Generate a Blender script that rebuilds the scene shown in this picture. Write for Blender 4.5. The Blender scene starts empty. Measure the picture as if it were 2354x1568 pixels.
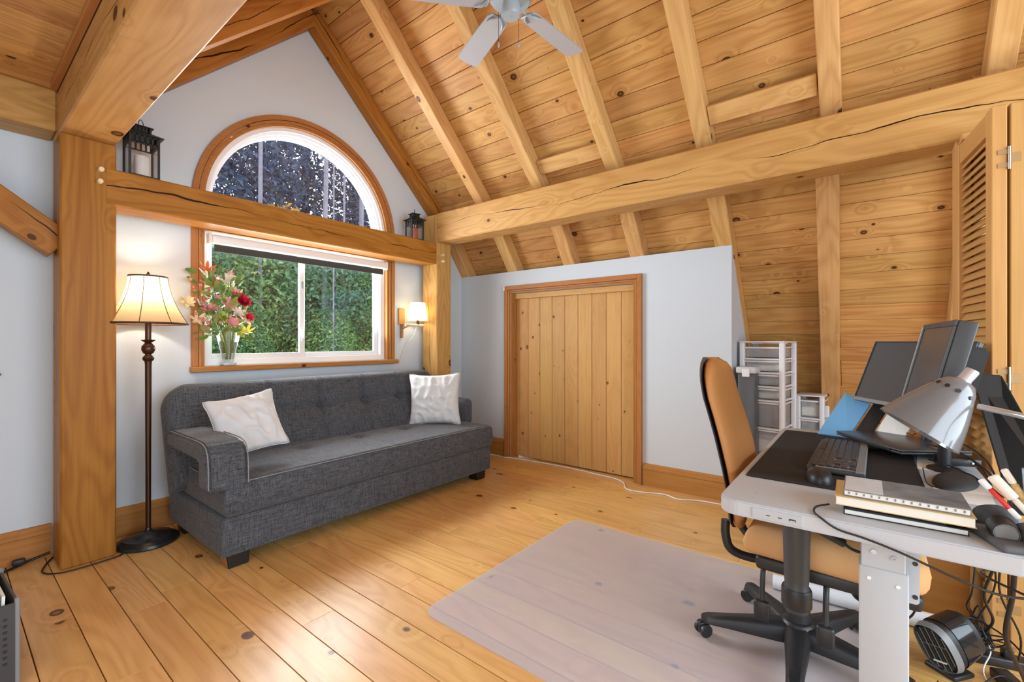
import bpy, bmesh, math, random
from mathutils import Vector, Matrix, Euler
random.seed(7)
C = bpy.context.scene.collection
PI = math.pi
# ------------------------------------------------------------------ camera, world, lights, exposure
H = 1.22
FPX = 1036.0
YAW = math.atan(813/1036.0)
cd = bpy.data.cameras.new('camera'); cam = bpy.data.objects.new('camera', cd); C.objects.link(cam)
cd.sensor_width = 36.0; cd.lens = FPX/2354*36.0; cd.clip_start = .05; cd.clip_end = 200
cd.shift_y = 1.0/2354
cam.location = (0, 0, H); cam.rotation_euler = (PI/2, 0, YAW-PI/2)
sc = bpy.context.scene; sc.camera = cam
sc.view_settings.view_transform = 'Standard'; sc.view_settings.look = 'None'
sc.view_settings.gamma = 1; sc.view_settings.use_curve_mapping = False
sc.view_settings.exposure = -0.02
w = bpy.data.worlds.new('world'); sc.world = w; w.use_nodes = True
bg = w.node_tree.nodes['Background']; bg.inputs[0].default_value = (.90, .95, 1.0, 1); bg.inputs[1].default_value = 2.1

def light(name, typ, loc, energy, col, size=1, sizey=None, rot=(0, 0, 0), spread=None, shape='RECTANGLE'):
    d = bpy.data.lights.new(name, typ); d.energy = energy; d.color = col
    if typ == 'AREA':
        d.shape = shape; d.size = size
        if sizey: d.size_y = sizey
        if spread: d.spread = spread
    else:
        d.shadow_soft_size = size
    o = bpy.data.objects.new(name, d); C.objects.link(o); o.location = loc; o.rotation_euler = rot
    return o
WARM = (1, .90, .76)
# daylight entering by the window, and two added fill lights in the unseen loft behind the viewer
light('window_daylight', 'AREA', (1.92, 4.15, 2.1), 110, (.86, .94, 1), 1.5, 1.8, (math.radians(-70), 0, 0))
light('window_ground_light', 'AREA', (1.92, 3.95, 1.75), 95, (.95, .97, 1), 1.4, 1.2, (math.radians(-118), 0, 0))
light('loft_fill', 'AREA', (-1.3, .2, 1.7), 52, (.84, .92, 1), 3.4, 2.0, (0, math.radians(-90), 0))
light('loft_fill_rear', 'AREA', (1.0, -2.4, 1.6), 182, (.73, .87, 1), 3.4, 2.2, (math.radians(94), 0, 0))

# ------------------------------------------------------------------ helpers
def M_(*a): return Matrix.Translation(Vector(a))
def link(name, me, mat=None, parent=None, loc=None, rot=None):
    o = bpy.data.objects.new(name, me); C.objects.link(o)
    if mat is not None and me is not None and not me.materials: me.materials.append(mat)
    if parent is not None: o.parent = parent
    if loc is not None: o.location = loc
    if rot is not None: o.rotation_euler = rot
    return o
def tag(o, label=None, cat=None, group=None, kind=None):
    if label: o['label'] = label
    if cat: o['category'] = cat
    if group: o['group'] = group
    if kind: o['kind'] = kind
    return o
def thing(name, label, cat, loc=(0, 0, 0), rot=(0, 0, 0), group=None):
    o = bpy.data.objects.new(name, None); C.objects.link(o); o.empty_display_size = .1
    o.location = loc; o.rotation_euler = rot
    return tag(o, label, cat, group)
def copytree(o, parent=None):
    c = o.copy(); C.objects.link(c)
    if parent is not None: c.parent = parent
    for ch in list(o.children): copytree(ch, c)
    return c
def me_from(name, V, F, smooth=False):
    me = bpy.data.meshes.new(name); me.from_pydata([tuple(v) for v in V], [], F); me.update()
    if smooth:
        for p in me.polygons: p.use_smooth = True
    return me
def autosmooth(me, ang=35):
    for p in me.polygons: p.use_smooth = True
    bm = bmesh.new(); bm.from_mesh(me)
    for e in bm.edges:
        if len(e.link_faces) == 2 and e.calc_face_angle(0) > math.radians(ang): e.smooth = False
    bm.to_mesh(me); bm.free()
    return me
def box_me(name, sx, sy, sz, bev=.0, seg=1, c=(0, 0, 0), mtx=None, smooth=None):
    bm = bmesh.new(); bmesh.ops.create_cube(bm, size=1)
    for v in bm.verts: v.co = Vector((v.co.x*sx, v.co.y*sy, v.co.z*sz))
    if bev > 0: bmesh.ops.bevel(bm, geom=list(bm.edges), offset=min(bev, .49*min(sx, sy, sz)), segments=seg, affect='EDGES', profile=.5)
    bmesh.ops.translate(bm, verts=bm.verts, vec=c)
    if mtx is not None: bmesh.ops.transform(bm, matrix=mtx, verts=bm.verts)
    me = bpy.data.meshes.new(name); bm.to_mesh(me); bm.free()
    if smooth or (smooth is None and seg > 1): autosmooth(me, 50)
    return me
def box(name, x0, x1, y0, y1, z0, z1, mat, parent=None, bev=.0, seg=1, off=(0, 0, 0)):
    "axis aligned box in world metres (parent assumed unrotated at off)"
    me = box_me(name, abs(x1-x0), abs(y1-y0), abs(z1-z0), bev, seg)
    return link(name, me, mat, parent, ((x0+x1)/2-off[0], (y0+y1)/2-off[1], (z0+z1)/2-off[2]))
def wbar(name, a, b, w, h, mat, parent=None, side=None, bev=.004, off=(0, 0, 0), anchor=(0, 0)):
    """timber from a to b, local X along the grain; w along side vector, h along the up vector.
    anchor shifts centre by (anchor0*w, anchor1*h)"""
    a = Vector(a)-Vector(off); b = Vector(b)-Vector(off); d = b-a; L = d.length; x = d.normalized()
    s = Vector(side) if side else (Vector((0, 0, 1)).cross(x) if abs(x.z) < .99 else Vector((0, 1, 0)))
    s = (s - x*s.dot(x)).normalized(); u = x.cross(s)
    if u.z < -1e-6: s = -s; u = -u
    me = box_me(name, L, w, h, bev)
    o = link(name, me, mat, parent)
    ctr = (a+b)/2 + s*anchor[0]*w + u*anchor[1]*h
    m = Matrix((x, s, u)).transposed().to_4x4(); m.translation = ctr
    o.matrix_local = m
    return o
def prism_me(name, poly, h, axis='Z', bev=0):
    "poly: 2D outline extruded by h.  axis Z: (x,y)->z ; Y: (x,z)->y ; X: (y,z)->x"
    n = len(poly)
    def P(p, t):
        return {'Z': (p[0], p[1], t), 'Y': (p[0], t, p[1]), 'X': (t, p[0], p[1])}[axis]
    V = [P(p, 0) for p in poly]+[P(p, h) for p in poly]
    F = [tuple(range(n))[::-1], tuple(range(n, 2*n))]+[(i, (i+1) % n, n+(i+1) % n, n+i) for i in range(n)]
    me = me_from(name, V, F)
    bm = bmesh.new(); bm.from_mesh(me); bmesh.ops.recalc_face_normals(bm, faces=bm.faces)
    if bev: bmesh.ops.bevel(bm, geom=list(bm.edges), offset=bev, segments=2, affect='EDGES')
    bm.to_mesh(me); bm.free()
    return me
def lathe_me(name, prof, n=32, cap=True, smooth=40):
    V = []; F = []; m = len(prof)
    for i in range(n):
        a = 2*PI*i/n
        for r, z in prof: V.append((r*math.cos(a), r*math.sin(a), z))
    for i in range(n):
        j = (i+1) % n
        for k in range(m-1): F.append((i*m+k, j*m+k, j*m+k+1, i*m+k+1))
    if cap:
        if prof[0][0] > 1e-5: F.append(tuple(i*m for i in range(n))[::-1])
        if prof[-1][0] > 1e-5: F.append(tuple(i*m+m-1 for i in range(n)))
    me = me_from(name, V, F)
    bm = bmesh.new(); bm.from_mesh(me); bmesh.ops.remove_doubles(bm, verts=bm.verts, dist=1e-5)
    bmesh.ops.recalc_face_normals(bm, faces=bm.faces); bm.to_mesh(me); bm.free()
    return autosmooth(me, smooth)
def spline(pts, k=6):
    P = [Vector(p) for p in pts]; out = []
    Q = [P[0]*2-P[1]]+P+[P[-1]*2-P[-2]]
    for i in range(1, len(Q)-2):
        for s in range(k):
            t = s/k; a, b, c, d = Q[i-1], Q[i], Q[i+1], Q[i+2]
            out.append(.5*((2*b)+(c-a)*t+(2*a-5*b+4*c-d)*t*t+(3*b-a-3*c+d)*t*t*t))
    out.append(P[-1]); return out
def tube_me(name, pts, r, seg=8, smooth=True, k=6, taper=None):
    P = spline(pts, k) if smooth else [Vector(p) for p in pts]
    V = []; F = []; n = len(P); up = Vector((0, 0, 1)); prev = None
    for i, p in enumerate(P):
        t = (P[min(i+1, n-1)]-P[max(i-1, 0)]).normalized()
        if prev is None: s = t.orthogonal().normalized()
        else:
            s = prev - t*prev.dot(t)
            s = s.normalized() if s.length > 1e-6 else t.orthogonal().normalized()
        prev = s; u = t.cross(s)
        rr = r*(taper(i/(n-1)) if taper else 1)
        for q in range(seg):
            a = 2*PI*q/seg; V.append(p+s*math.cos(a)*rr+u*math.sin(a)*rr)
    for i in range(n-1):
        for q in range(seg):
            q2 = (q+1) % seg; F.append((i*seg+q, i*seg+q2, (i+1)*seg+q2, (i+1)*seg+q))
    F.append(tuple(range(seg))[::-1]); F.append(tuple((n-1)*seg+q for q in range(seg)))
    return autosmooth(me_from(name, V, F), 60)
def tube(name, pts, r, mat, parent=None, off=(0, 0, 0), **k):
    return link(name, tube_me(name, [Vector(p)-Vector(off) for p in pts], r, **k), mat, parent)
def join_me(name, mes):
    bm = bmesh.new()
    for m in mes: bm.from_mesh(m)
    me = bpy.data.meshes.new(name); bm.to_mesh(me); bm.free()
    return me
def xf(me, m): me.transform(m); return me

# ------------------------------------------------------------------ materials
def newmat(name):
    m = bpy.data.materials.new(name); m.use_nodes = True
    nt = m.node_tree; b = nt.nodes['Principled BSDF']
    return m, nt, b
def plain(name, col, rough=.5, metal=0, spec=.5, coat=0, bump=0, bscale=200, var=0, vscale=5, emit=None, es=0, trans=0, alpha=1):
    m, nt, b = newmat(name)
    b.inputs['Base Color'].default_value = (*col, 1); b.inputs['Roughness'].default_value = rough
    b.inputs['Metallic'].default_value = metal; b.inputs['Specular IOR Level'].default_value = spec
    b.inputs['Coat Weight'].default_value = coat; b.inputs['Transmission Weight'].default_value = trans
    b.inputs['Alpha'].default_value = alpha
    if emit: b.inputs['Emission Color'].default_value = (*emit, 1); b.inputs['Emission Strength'].default_value = es
    tc = nt.nodes.new('ShaderNodeTexCoord')
    if var:
        n = nt.nodes.new('ShaderNodeTexNoise'); n.inputs['Scale'].default_value = vscale; n.inputs['Detail'].default_value = 4
        nt.links.new(tc.outputs['Object'], n.inputs['Vector'])
        mx = nt.nodes.new('ShaderNodeMixRGB'); mx.inputs[1].default_value = (*[c*(1-var) for c in col], 1); mx.inputs[2].default_value = (*[min(1, c*(1+var)) for c in col], 1)
        nt.links.new(n.outputs[0], mx.inputs[0]); nt.links.new(mx.outputs[0], b.inputs['Base Color'])
    if bump:
        n = nt.nodes.new('ShaderNodeTexNoise'); n.inputs['Scale'].default_value = bscale; n.inputs['Detail'].default_value = 3
        nt.links.new(tc.outputs['Object'], n.inputs['Vector'])
        bp = nt.nodes.new('ShaderNodeBump'); bp.inputs['Strength'].default_value = bump; bp.inputs['Distance'].default_value = .002
        nt.links.new(n.outputs[0], bp.inputs['Height']); nt.links.new(bp.outputs[0], b.inputs['Normal'])
    return m
def wood(name, light_c, dark_c, knot_c, rough=.42, knots=1.0, kscale=4.0, ring=1.0, coat=0.0, grain=1.0, var=.14, crack=0.0, spec=.14):
    m, nt, b = newmat(name); N = nt.nodes; L = nt.links
    def math_(op, a, bb=None, c=None, clamp=False):
        n = N.new('ShaderNodeMath'); n.operation = op; n.use_clamp = clamp
        for i, v in enumerate((a, bb, c)):
            if v is None: continue
            if hasattr(v, 'is_linked'): L.new(v, n.inputs[i])
            else: n.inputs[i].default_value = v
        return n.outputs[0]
    def vscale(v, s):
        n = N.new('ShaderNodeVectorMath'); n.operation = 'MULTIPLY'; L.new(v, n.inputs[0]); n.inputs[1].default_value = s; return n.outputs[0]
    def noise(v, detail=3, rough_=.5, dist=0, scale=1):
        n = N.new('ShaderNodeTexNoise'); n.inputs['Scale'].default_value = scale; n.inputs['Detail'].default_value = detail
        n.inputs['Roughness'].default_value = rough_; n.inputs['Distortion'].default_value = dist; L.new(v, n.inputs['Vector']); return n.outputs[0]
    def ramp(f, a, b_, clamp=True):
        n = N.new('ShaderNodeMapRange'); L.new(f, n.inputs[0]); n.inputs[1].default_value = a; n.inputs[2].default_value = b_; n.interpolation_type = 'SMOOTHSTEP'; return n.outputs[0]
    def mix(f, a, b_):
        n = N.new('ShaderNodeMixRGB')
        for i, v in enumerate((f, a, b_)):
            if hasattr(v, 'is_linked'): L.new(v, n.inputs[i])
            elif i == 0: n.inputs[0].default_value = v
            else: n.inputs[i].default_value = (*v, 1)
        return n.outputs[0]
    tc = N.new('ShaderNodeTexCoord'); oi = N.new('ShaderNodeObjectInfo')
    cx = N.new('ShaderNodeCombineXYZ'); r = oi.outputs['Random']
    L.new(math_('MULTIPLY', r, 61.0), cx.inputs[0]); L.new(math_('MULTIPLY', r, 37.0), cx.inputs[1]); L.new(math_('MULTIPLY', r, 23.0), cx.inputs[2])
    va = N.new('ShaderNodeVectorMath'); L.new(tc.outputs['Object'], va.inputs[0]); L.new(cx.outputs[0], va.inputs[1]); P = va.outputs[0]
    # knots
    vor = N.new('ShaderNodeTexVoronoi'); vor.inputs['Scale'].default_value = kscale; vor.inputs['Randomness'].default_value = 1
    L.new(vscale(P, (.75, 1, 1)), vor.inputs['Vector'])
    sepc = N.new('ShaderNodeSeparateColor'); L.new(vor.outputs['Color'], sepc.inputs[0])
    rad = math_('MULTIPLY_ADD', math_('POWER', sepc.outputs[0], 2.0), .10*knots, .045)
    kd = math_('DIVIDE', vor.outputs['Distance'], rad)       # 1 at the knot's rim
    near = math_('SUBTRACT', 1.0, ramp(kd, .6, 4.0))
    # cathedral figure: contour lines of a stretched noise, pushed round the knots
    n1 = noise(vscale(P, (.55, 3.4, 3.4)), 2, .45, .3)
    bent = math_('MULTIPLY_ADD', near, .10, n1)
    rings = math_('MULTIPLY_ADD', math_('SINE', math_('MULTIPLY', bent, 95.0)), .5, .5)
    fine = noise(vscale(P, (2.2, 70, 70)), 3, .6)
    broad = noise(vscale(P, (.5, 4.0, 4.0)), 3, .5)
    f = math_('ADD', math_('MULTIPLY', math_('POWER', rings, 1.6), .40*ring), math_('MULTIPLY', math_('SUBTRACT', fine, .36), .95*grain))
    f = math_('ADD', f, math_('MULTIPLY', math_('SUBTRACT', broad, .42), .9), clamp=True)
    col = mix(f, light_c, dark_c)
    halo = math_('MULTIPLY', math_('SUBTRACT', 1.0, ramp(kd, .9, 2.6)), .45)
    col = mix(halo, col, dark_c)
    rim = math_('MULTIPLY', ramp(kd, 1.25, 1.0), 1.0)
    col = mix(rim, col, knot_c)
    core = math_('MULTIPLY', ramp(kd, .75, .45), math_('GREATER_THAN', sepc.outputs[0], .45))
    col = mix(math_('MULTIPLY', core, .75), col, [a*.55+b2*.45 for a, b2 in zip(dark_c, knot_c)])
    if crack:
        sp = N.new('ShaderNodeSeparateXYZ'); L.new(tc.outputs['Object'], sp.inputs[0]); spx = N.new('ShaderNodeSeparateXYZ'); L.new(P, spx.inputs[0])
        cv = N.new('ShaderNodeCombineXYZ'); L.new(spx.outputs[0], cv.inputs[0]); n2 = noise(vscale(cv.outputs[0], (.9, 1, 1)), 4, .5)
        cvb = N.new('ShaderNodeCombineXYZ'); L.new(spx.outputs[0], cvb.inputs[0]); cvb.inputs[1].default_value = 5.0; n3 = noise(vscale(cvb.outputs[0], (1.3, 1, 1)), 2, .5)
        offc = math_('MULTIPLY_ADD', n2, .30, -.15)
        dcr = math_('ABSOLUTE', math_('SUBTRACT', sp.outputs[2], offc))
        wcr = math_('MULTIPLY', math_('MAXIMUM', math_('SUBTRACT', n3, .44), .0), .028)
        ck = math_('LESS_THAN', dcr, wcr)
        col = mix(ck, col, [c*.25 for c in knot_c])
    hs = N.new('ShaderNodeHueSaturation'); L.new(col, hs.inputs['Color'])
    L.new(math_('MULTIPLY_ADD', r, 2*var, 1-var), hs.inputs['Value'])
    L.new(math_('MULTIPLY_ADD', math_('FRACT', math_('MULTIPLY', r, 7.3)), .012, .494), hs.inputs['Hue'])
    L.new(hs.outputs[0], b.inputs['Base Color'])
    b.inputs['Roughness'].default_value = rough; b.inputs['Specular IOR Level'].default_value = spec
    b.inputs['Coat Weight'].default_value = coat; b.inputs['Coat Roughness'].default_value = .12
    bp = N.new('ShaderNodeBump'); bp.inputs['Strength'].default_value = .12; bp.inputs['Distance'].default_value = .002
    L.new(fine, bp.inputs['Height']); L.new(bp.outputs[0], b.inputs['Normal'])
    return m
LC = (.64, .36, .13); DC = (.43, .205, .055); KC = (.085, .03, .012)
W_beam = wood('pine_timber', (.60, .345, .125), (.43, .21, .06), KC, knots=1.15, kscale=4.2, crack=1, var=.05)
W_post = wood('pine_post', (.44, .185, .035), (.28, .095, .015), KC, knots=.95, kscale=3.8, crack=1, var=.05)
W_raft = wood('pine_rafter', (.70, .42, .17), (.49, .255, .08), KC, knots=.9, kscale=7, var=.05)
W_ceil = wood('pine_ceiling_boards', (.66, .37, .135), (.42, .19, .05), KC, knots=1.1, kscale=7.6, var=.11)
W_floor = wood('pine_floor_boards', (.82, .50, .185), (.60, .31, .09), (.13, .05, .02), rough=.38, knots=1.15, kscale=5.6, var=.08, spec=.42, coat=.07)
W_trim = wood('stained_trim', (.50, .225, .07), (.32, .12, .032), (.10, .03, .01), knots=.25, kscale=4, ring=.5, var=.05, rough=.35)
W_door = wood('pine_door_boards', (.64, .385, .145), (.48, .255, .078), (.12, .04, .015), knots=1.0, kscale=10.5, var=.07, ring=.5)
W_louv = wood('pine_louvre', (.60, .335, .12), (.44, .22, .065), KC, knots=.15, kscale=4, ring=.3, var=.03)
W_brown = wood('brown_plywood', (.36, .15, .04), (.27, .10, .022), (.16, .05, .01), knots=.05, ring=.6, var=.02)
W_shelf = wood('sconce_wood', (.48, .28, .13), (.30, .16, .07), KC, knots=.1, var=.02)
WALL = plain('pale_grey_wall_paint', (.63, .695, .755), .85, bump=.05, bscale=350, spec=.2)
WHITE = plain('white_vinyl', (.85, .86, .88), .35)
VINYL_IN = plain('white_vinyl_inner', (.80, .81, .83), .4)
BLACKM = plain('black_lantern_metal', (.012, .012, .014), .4, spec=.5)
BLACKP = plain('black_plastic', (.018, .018, .02), .42, bump=.1, bscale=300)
BLACKC = plain('black_cable', (.012, .012, .014), .5)
DGREY = plain('dark_grey_plastic', (.045, .047, .05), .45)
SCREEN = plain('monitor_screen_off', (.055, .058, .062), .30)
MGREY = plain('mid_grey_plastic', (.22, .225, .23), .4)
DESKW = plain('pale_grey_desk_laminate', (.49, .52, .56), .38, spec=.4)
DESKL = plain('light_grey_desk_metal', (.45, .48, .52), .45)
MATB = plain('black_desk_mat', (.012, .012, .014), .75, bump=.2, bscale=900)
CANDLE = plain('candle_wax', (.78, .76, .72), .6)
PAPER = plain('paper', (.83, .82, .78), .8)
PAPERC = plain('cream_paper', (.82, .78, .68), .8, var=.05, vscale=60)
RED = plain('red_plastic', (.70, .03, .02), .4)
BLUE = plain('light_blue_folder', (.16, .42, .72), .35, var=.1, vscale=6)
ORANGE_CLOTH = plain('tan_orange_upholstery', (.62, .345, .155), .75, bump=.15, bscale=700, spec=.2)
SHADED_CLOTH = plain('shaded_tan_upholstery', (.44, .19, .055), .6, bump=.15, bscale=700, spec=.3)  # the chair's tan cloth, with the shade on the backrest front put into its colour
SHELLB = plain('black_chair_shell', (.015, .015, .016), .4)
CHROME = plain('brushed_steel', (.62, .64, .67), .28, metal=.55)
HINGE = plain('hinge_steel', (.62, .60, .56), .3, metal=1)
HINGEB = plain('hinge_leaf_bronze', (.42, .26, .12), .4, metal=.3)
BRASS = plain('copper_leg_cap', (.55, .30, .15), .25, metal=.8)
FANG = plain('grey_fan_paint', (.36, .42, .47), .35)
FANB = plain('fan_blade_grey', (.40, .40, .42), .5)
BRONZE = plain('dark_bronze_lamp', (.075, .035, .02), .28, metal=.6)
BASEB = plain('black_lamp_base', (.02, .02, .023), .25)
STITCH = plain('grey_piping', (.22, .225, .24), .7)
LEGB = plain('black_sofa_leg', (.012, .01, .009), .35)
GREYCL = plain('grey_cloth_bag', (.10, .10, .105), .85, var=.4, vscale=18)
TUBEW = plain('white_tube', (.80, .80, .82), .3)

def linen():
    m, nt, b = newmat('dark_grey_linen'); N = nt.nodes; L = nt.links
    tc = N.new('ShaderNodeTexCoord')
    def nz(s):
        mp = N.new('ShaderNodeMapping'); mp.inputs['Scale'].default_value = s; L.new(tc.outputs['Object'], mp.inputs[0])
        n = N.new('ShaderNodeTexNoise'); n.inputs['Scale'].default_value = 1; n.inputs['Detail'].default_value = 3; n.inputs['Roughness'].default_value = .7
        L.new(mp.outputs[0], n.inputs['Vector']); return n.outputs[0]
    a = nz((12, 170, 170)); c = nz((170, 170, 14)); d = nz((170, 12, 170))
    s = N.new('ShaderNodeMath'); L.new(a, s.inputs[0]); L.new(c, s.inputs[1])
    s2 = N.new('ShaderNodeMath'); L.new(s.outputs[0], s2.inputs[0]); L.new(d, s2.inputs[1])
    mr = N.new('ShaderNodeMapRange'); L.new(s2.outputs[0], mr.inputs[0]); mr.inputs[1].default_value = 1.15; mr.inputs[2].default_value = 1.85
    mx = N.new('ShaderNodeMixRGB'); mx.inputs[1].default_value = (.020, .022, .027, 1); mx.inputs[2].default_value = (.135, .145, .165, 1)
    L.new(mr.outputs[0], mx.inputs[0]); L.new(mx.outputs[0], b.inputs['Base Color'])
    b.inputs['Roughness'].default_value = .85; b.inputs['Specular IOR Level'].default_value = .2
    b.inputs['Sheen Weight'].default_value = .15
    bp = N.new('ShaderNodeBump'); bp.inputs['Strength'].default_value = .35; bp.inputs['Distance'].default_value = .002
    L.new(s2.outputs[0], bp.inputs['Height']); L.new(bp.outputs[0], b.inputs['Normal'])
    return m
LINEN = linen()
PILLOW = plain('pale_grey_pillow_cloth', (.70, .71, .73), .85, bump=.3, bscale=500, spec=.2, var=.06, vscale=12)
def thin_glass(name, refl=.08, tint=(1, 1, 1)):
    m = bpy.data.materials.new(name); m.use_nodes = True; nt = m.node_tree; nt.nodes.clear()
    o = nt.nodes.new('ShaderNodeOutputMaterial'); t = nt.nodes.new('ShaderNodeBsdfTransparent'); g = nt.nodes.new('ShaderNodeBsdfGlossy')
    t.inputs[0].default_value = (*tint, 1); g.inputs['Roughness'].default_value = .02
    lw = nt.nodes.new('ShaderNodeLayerWeight'); lw.inputs[0].default_value = .25
    mr = nt.nodes.new('ShaderNodeMath'); mr.operation = 'MULTIPLY_ADD'; mr.inputs[1].default_value = .5; mr.inputs[2].default_value = refl
    nt.links.new(lw.outputs['Fresnel'], mr.inputs[0]); mx = nt.nodes.new('ShaderNodeMixShader')
    nt.links.new(mr.outputs[0], mx.inputs[0]); nt.links.new(t.outputs[0], mx.inputs[1]); nt.links.new(g.outputs[0], mx.inputs[2]); nt.links.new(mx.outputs[0], o.inputs[0])
    return m
GLASS = thin_glass('window_glass', .03)
VGLASS = thin_glass('vase_glass', .10, (.93, .96, .95))
def mixtrans(name, col, f, rough=.4, glossy=.1, translucent=False, tcol=None):
    m = bpy.data.materials.new(name); m.use_nodes = True; nt = m.node_tree; nt.nodes.clear()
    o = nt.nodes.new('ShaderNodeOutputMaterial'); p = nt.nodes.new('ShaderNodeBsdfPrincipled')
    p.inputs['Base Color'].default_value = (*col, 1); p.inputs['Roughness'].default_value = rough
    t = nt.nodes.new('ShaderNodeBsdfTranslucent' if translucent else 'ShaderNodeBsdfTransparent')
    t.inputs[0].default_value = (*(tcol or (1, 1, 1)), 1)
    mx = nt.nodes.new('ShaderNodeMixShader'); mx.inputs[0].default_value = f
    if not translucent:      # light leaving the far side of the sheet passes; only the near surface scatters
        g = nt.nodes.new('ShaderNodeNewGeometry'); ad = nt.nodes.new('ShaderNodeMath'); ad.use_clamp = True; ad.inputs[1].default_value = f
        nt.links.new(g.outputs['Backfacing'], ad.inputs[0]); nt.links.new(ad.outputs[0], mx.inputs[0])
    nt.links.new(p.outputs[0], mx.inputs[1]); nt.links.new(t.outputs[0], mx.inputs[2]); nt.links.new(mx.outputs[0], o.inputs[0])
    return m
MATP = mixtrans('frosted_chair_mat', (.62, .69, .86), .53, .40)
CLEARP = mixtrans('clear_drawer_plastic', (.55, .56, .58), .45, .25)
SHADE = mixtrans('cream_lamp_shade', (.66, .47, .28), .42, .8, translucent=True, tcol=(.95, .74, .42))
SHADE2 = mixtrans('sconce_shade', (.85, .80, .68), .6, .8, translucent=True, tcol=(1, .90, .66))
DRAWW = plain('white_drawer_plastic', (.82, .82, .84), .35)
def leafmat(name, a, b_, c=None):
    m, nt, b = newmat(name); N = nt.nodes; L = nt.links
    g = N.new('ShaderNodeNewGeometry'); cr = N.new('ShaderNodeValToRGB'); L.new(g.outputs['Random Per Island'], cr.inputs[0])
    cr.color_ramp.elements[0].color = (*a, 1); cr.color_ramp.elements[1].color = (*b_, 1)
    if c: e = cr.color_ramp.elements.new(.93); e.color = (*b_, 1); cr.color_ramp.elements[-1].color = (*c, 1)
    L.new(cr.outputs[0], b.inputs['Base Color']); b.inputs['Roughness'].default_value = .6
    t = N.new('ShaderNodeBsdfTranslucent'); L.new(cr.outputs[0], t.inputs[0]); mx = N.new('ShaderNodeMixShader'); mx.inputs[0].default_value = .35
    out = [n for n in N if n.type == 'OUTPUT_MATERIAL'][0]
    L.new(b.outputs[0], mx.inputs[1]); L.new(t.outputs[0], mx.inputs[2]); L.new(mx.outputs[0], out.inputs[0])
    return m
LEAF1 = leafmat('bright_green_leaves', (.09, .22, .09), (.34, .55, .22), (.62, .58, .18))
LEAF2 = leafmat('deep_green_leaves', (.06, .18, .11), (.20, .40, .24))
LEAF3 = leafmat('hazed_conifer', (.06, .10, .20), (.13, .20, .33))  # blue of sky haze and reflection painted into the conifer leaves
LEAF4 = leafmat('autumn_leaves', (.45, .22, .03), (.60, .38, .05))
BARK = plain('pale_bark', (.24, .23, .30), .9, var=.35, vscale=14)
BARKD = plain('dark_bark', (.05, .06, .09), .9, var=.3, vscale=10)

# ------------------------------------------------------------------ room shell
WY = 3.66        # window wall
KX = 3.72        # knee wall
RX = 1.905; RZ0 = 5.637; MU = .963   # upper rafters' underside: z = RZ0 - MU x ; ridge at RX
ML = 1.4; LZ0 = 7.159                # lower rafters' underside
UB = .183; LB = .224                 # rafter depth measured vertically
def upz(x): return RZ0-MU*x
def loz(x): return LZ0-ML*x
YB = -2.6; XL = -2.2

# floor
fl = box('floor', XL, 6.2, YB, WY+.12, -.08, -.021, plain('subfloor', (.12, .06, .02), .9)); tag(fl, kind='structure')
PW = .1477; x = .226-PW*16; k = 0
random.seed(11)
fixed = {16: [2.761, .9], 17: [2.112], 19: [2.70, .35], 20: [2.10, -.4], 26: [1.52, .1], 29: [1.95]}
while x < 6.1:
    cuts = [WY+.1, YB]
    mid = fixed.get(k) or [random.uniform(-1.6, .6), random.uniform(1.4, 3.2)]
    ys = sorted([YB]+mid+[WY+.1])
    for a, b_ in zip(ys, ys[1:]):
        g = .0014
        o = wbar('floor_board', (x+PW/2, a+g/2, -.010), (x+PW/2, b_-g/2, -.010), PW-.0038, .02, W_floor, fl, bev=.0006, off=((XL+6.2)/2, (YB+WY+.12)/2, -.0505))
    x += PW; k += 1

# window wall with rectangular + half round opening
WCX, WZC, RO = 1.921, 2.20, .79
def wall_back():
    x0, x1 = XL, 3.72; ztop = 4.2
    wl, wr, zb, zt = 1.145, 2.697, 1.05, 2.02
    bm = bmesh.new()
    # 2D polygons in XZ, extruded
    polys = [[(x0, 0), (x1+.2, 0), (x1+.2, zb), (x0, zb)], [(x0, zb), (wl, zb), (wl, zt), (x0, zt)], [(wr, zb), (x1+.2, zb), (x1+.2, zt), (wr, zt)],
             [(x0, zt), (x1+.2, zt), (x1+.2, WZC), (x0, WZC)]]
    n = 24
    arc = [(WCX+RO*math.cos(PI*i/n), WZC+RO*math.sin(PI*i/n)) for i in range(n+1)]
    for i in range(n):
        (ax, az), (bx, bz) = arc[i], arc[i+1]
        polys.append([(bx, bz), (ax, az), (ax, ztop), (bx, ztop)])
    polys.append([(x0, WZC), (WCX-RO, WZC), (WCX-RO, ztop), (x0, ztop)])
    polys.append([(WCX+RO, WZC), (x1+.2, WZC), (x1+.2, ztop), (WCX+RO, ztop)])
    mes = [prism_me('p', p, .16, 'Y') for p in polys]
    me = join_me('wall_back', mes); me.transform(M_(0, WY, 0))
    return me
wb = link('wall_back', wall_back(), WALL); tag(wb, kind='structure')
# knee wall with door opening
dy0, dy1, dz1 = 1.575, 2.93, 1.725
kw = [[(0, 0), (dy0-.80, 0), (dy0-.80, 1.952), (0, 1.952)], [(dy0-.80, dz1), (dy1-.80, dz1), (dy1-.80, 1.952), (dy0-.80, 1.952)], [(dy1-.80, 0), (WY-.80, 0), (WY-.80, 1.952), (dy1-.80, 1.952)]]
me = join_me('wall_right', [prism_me('p', p, .12, 'X') for p in kw]); me.transform(M_(KX, .80, 0))
tag(link('wall_right', me, WALL), kind='structure')
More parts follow.
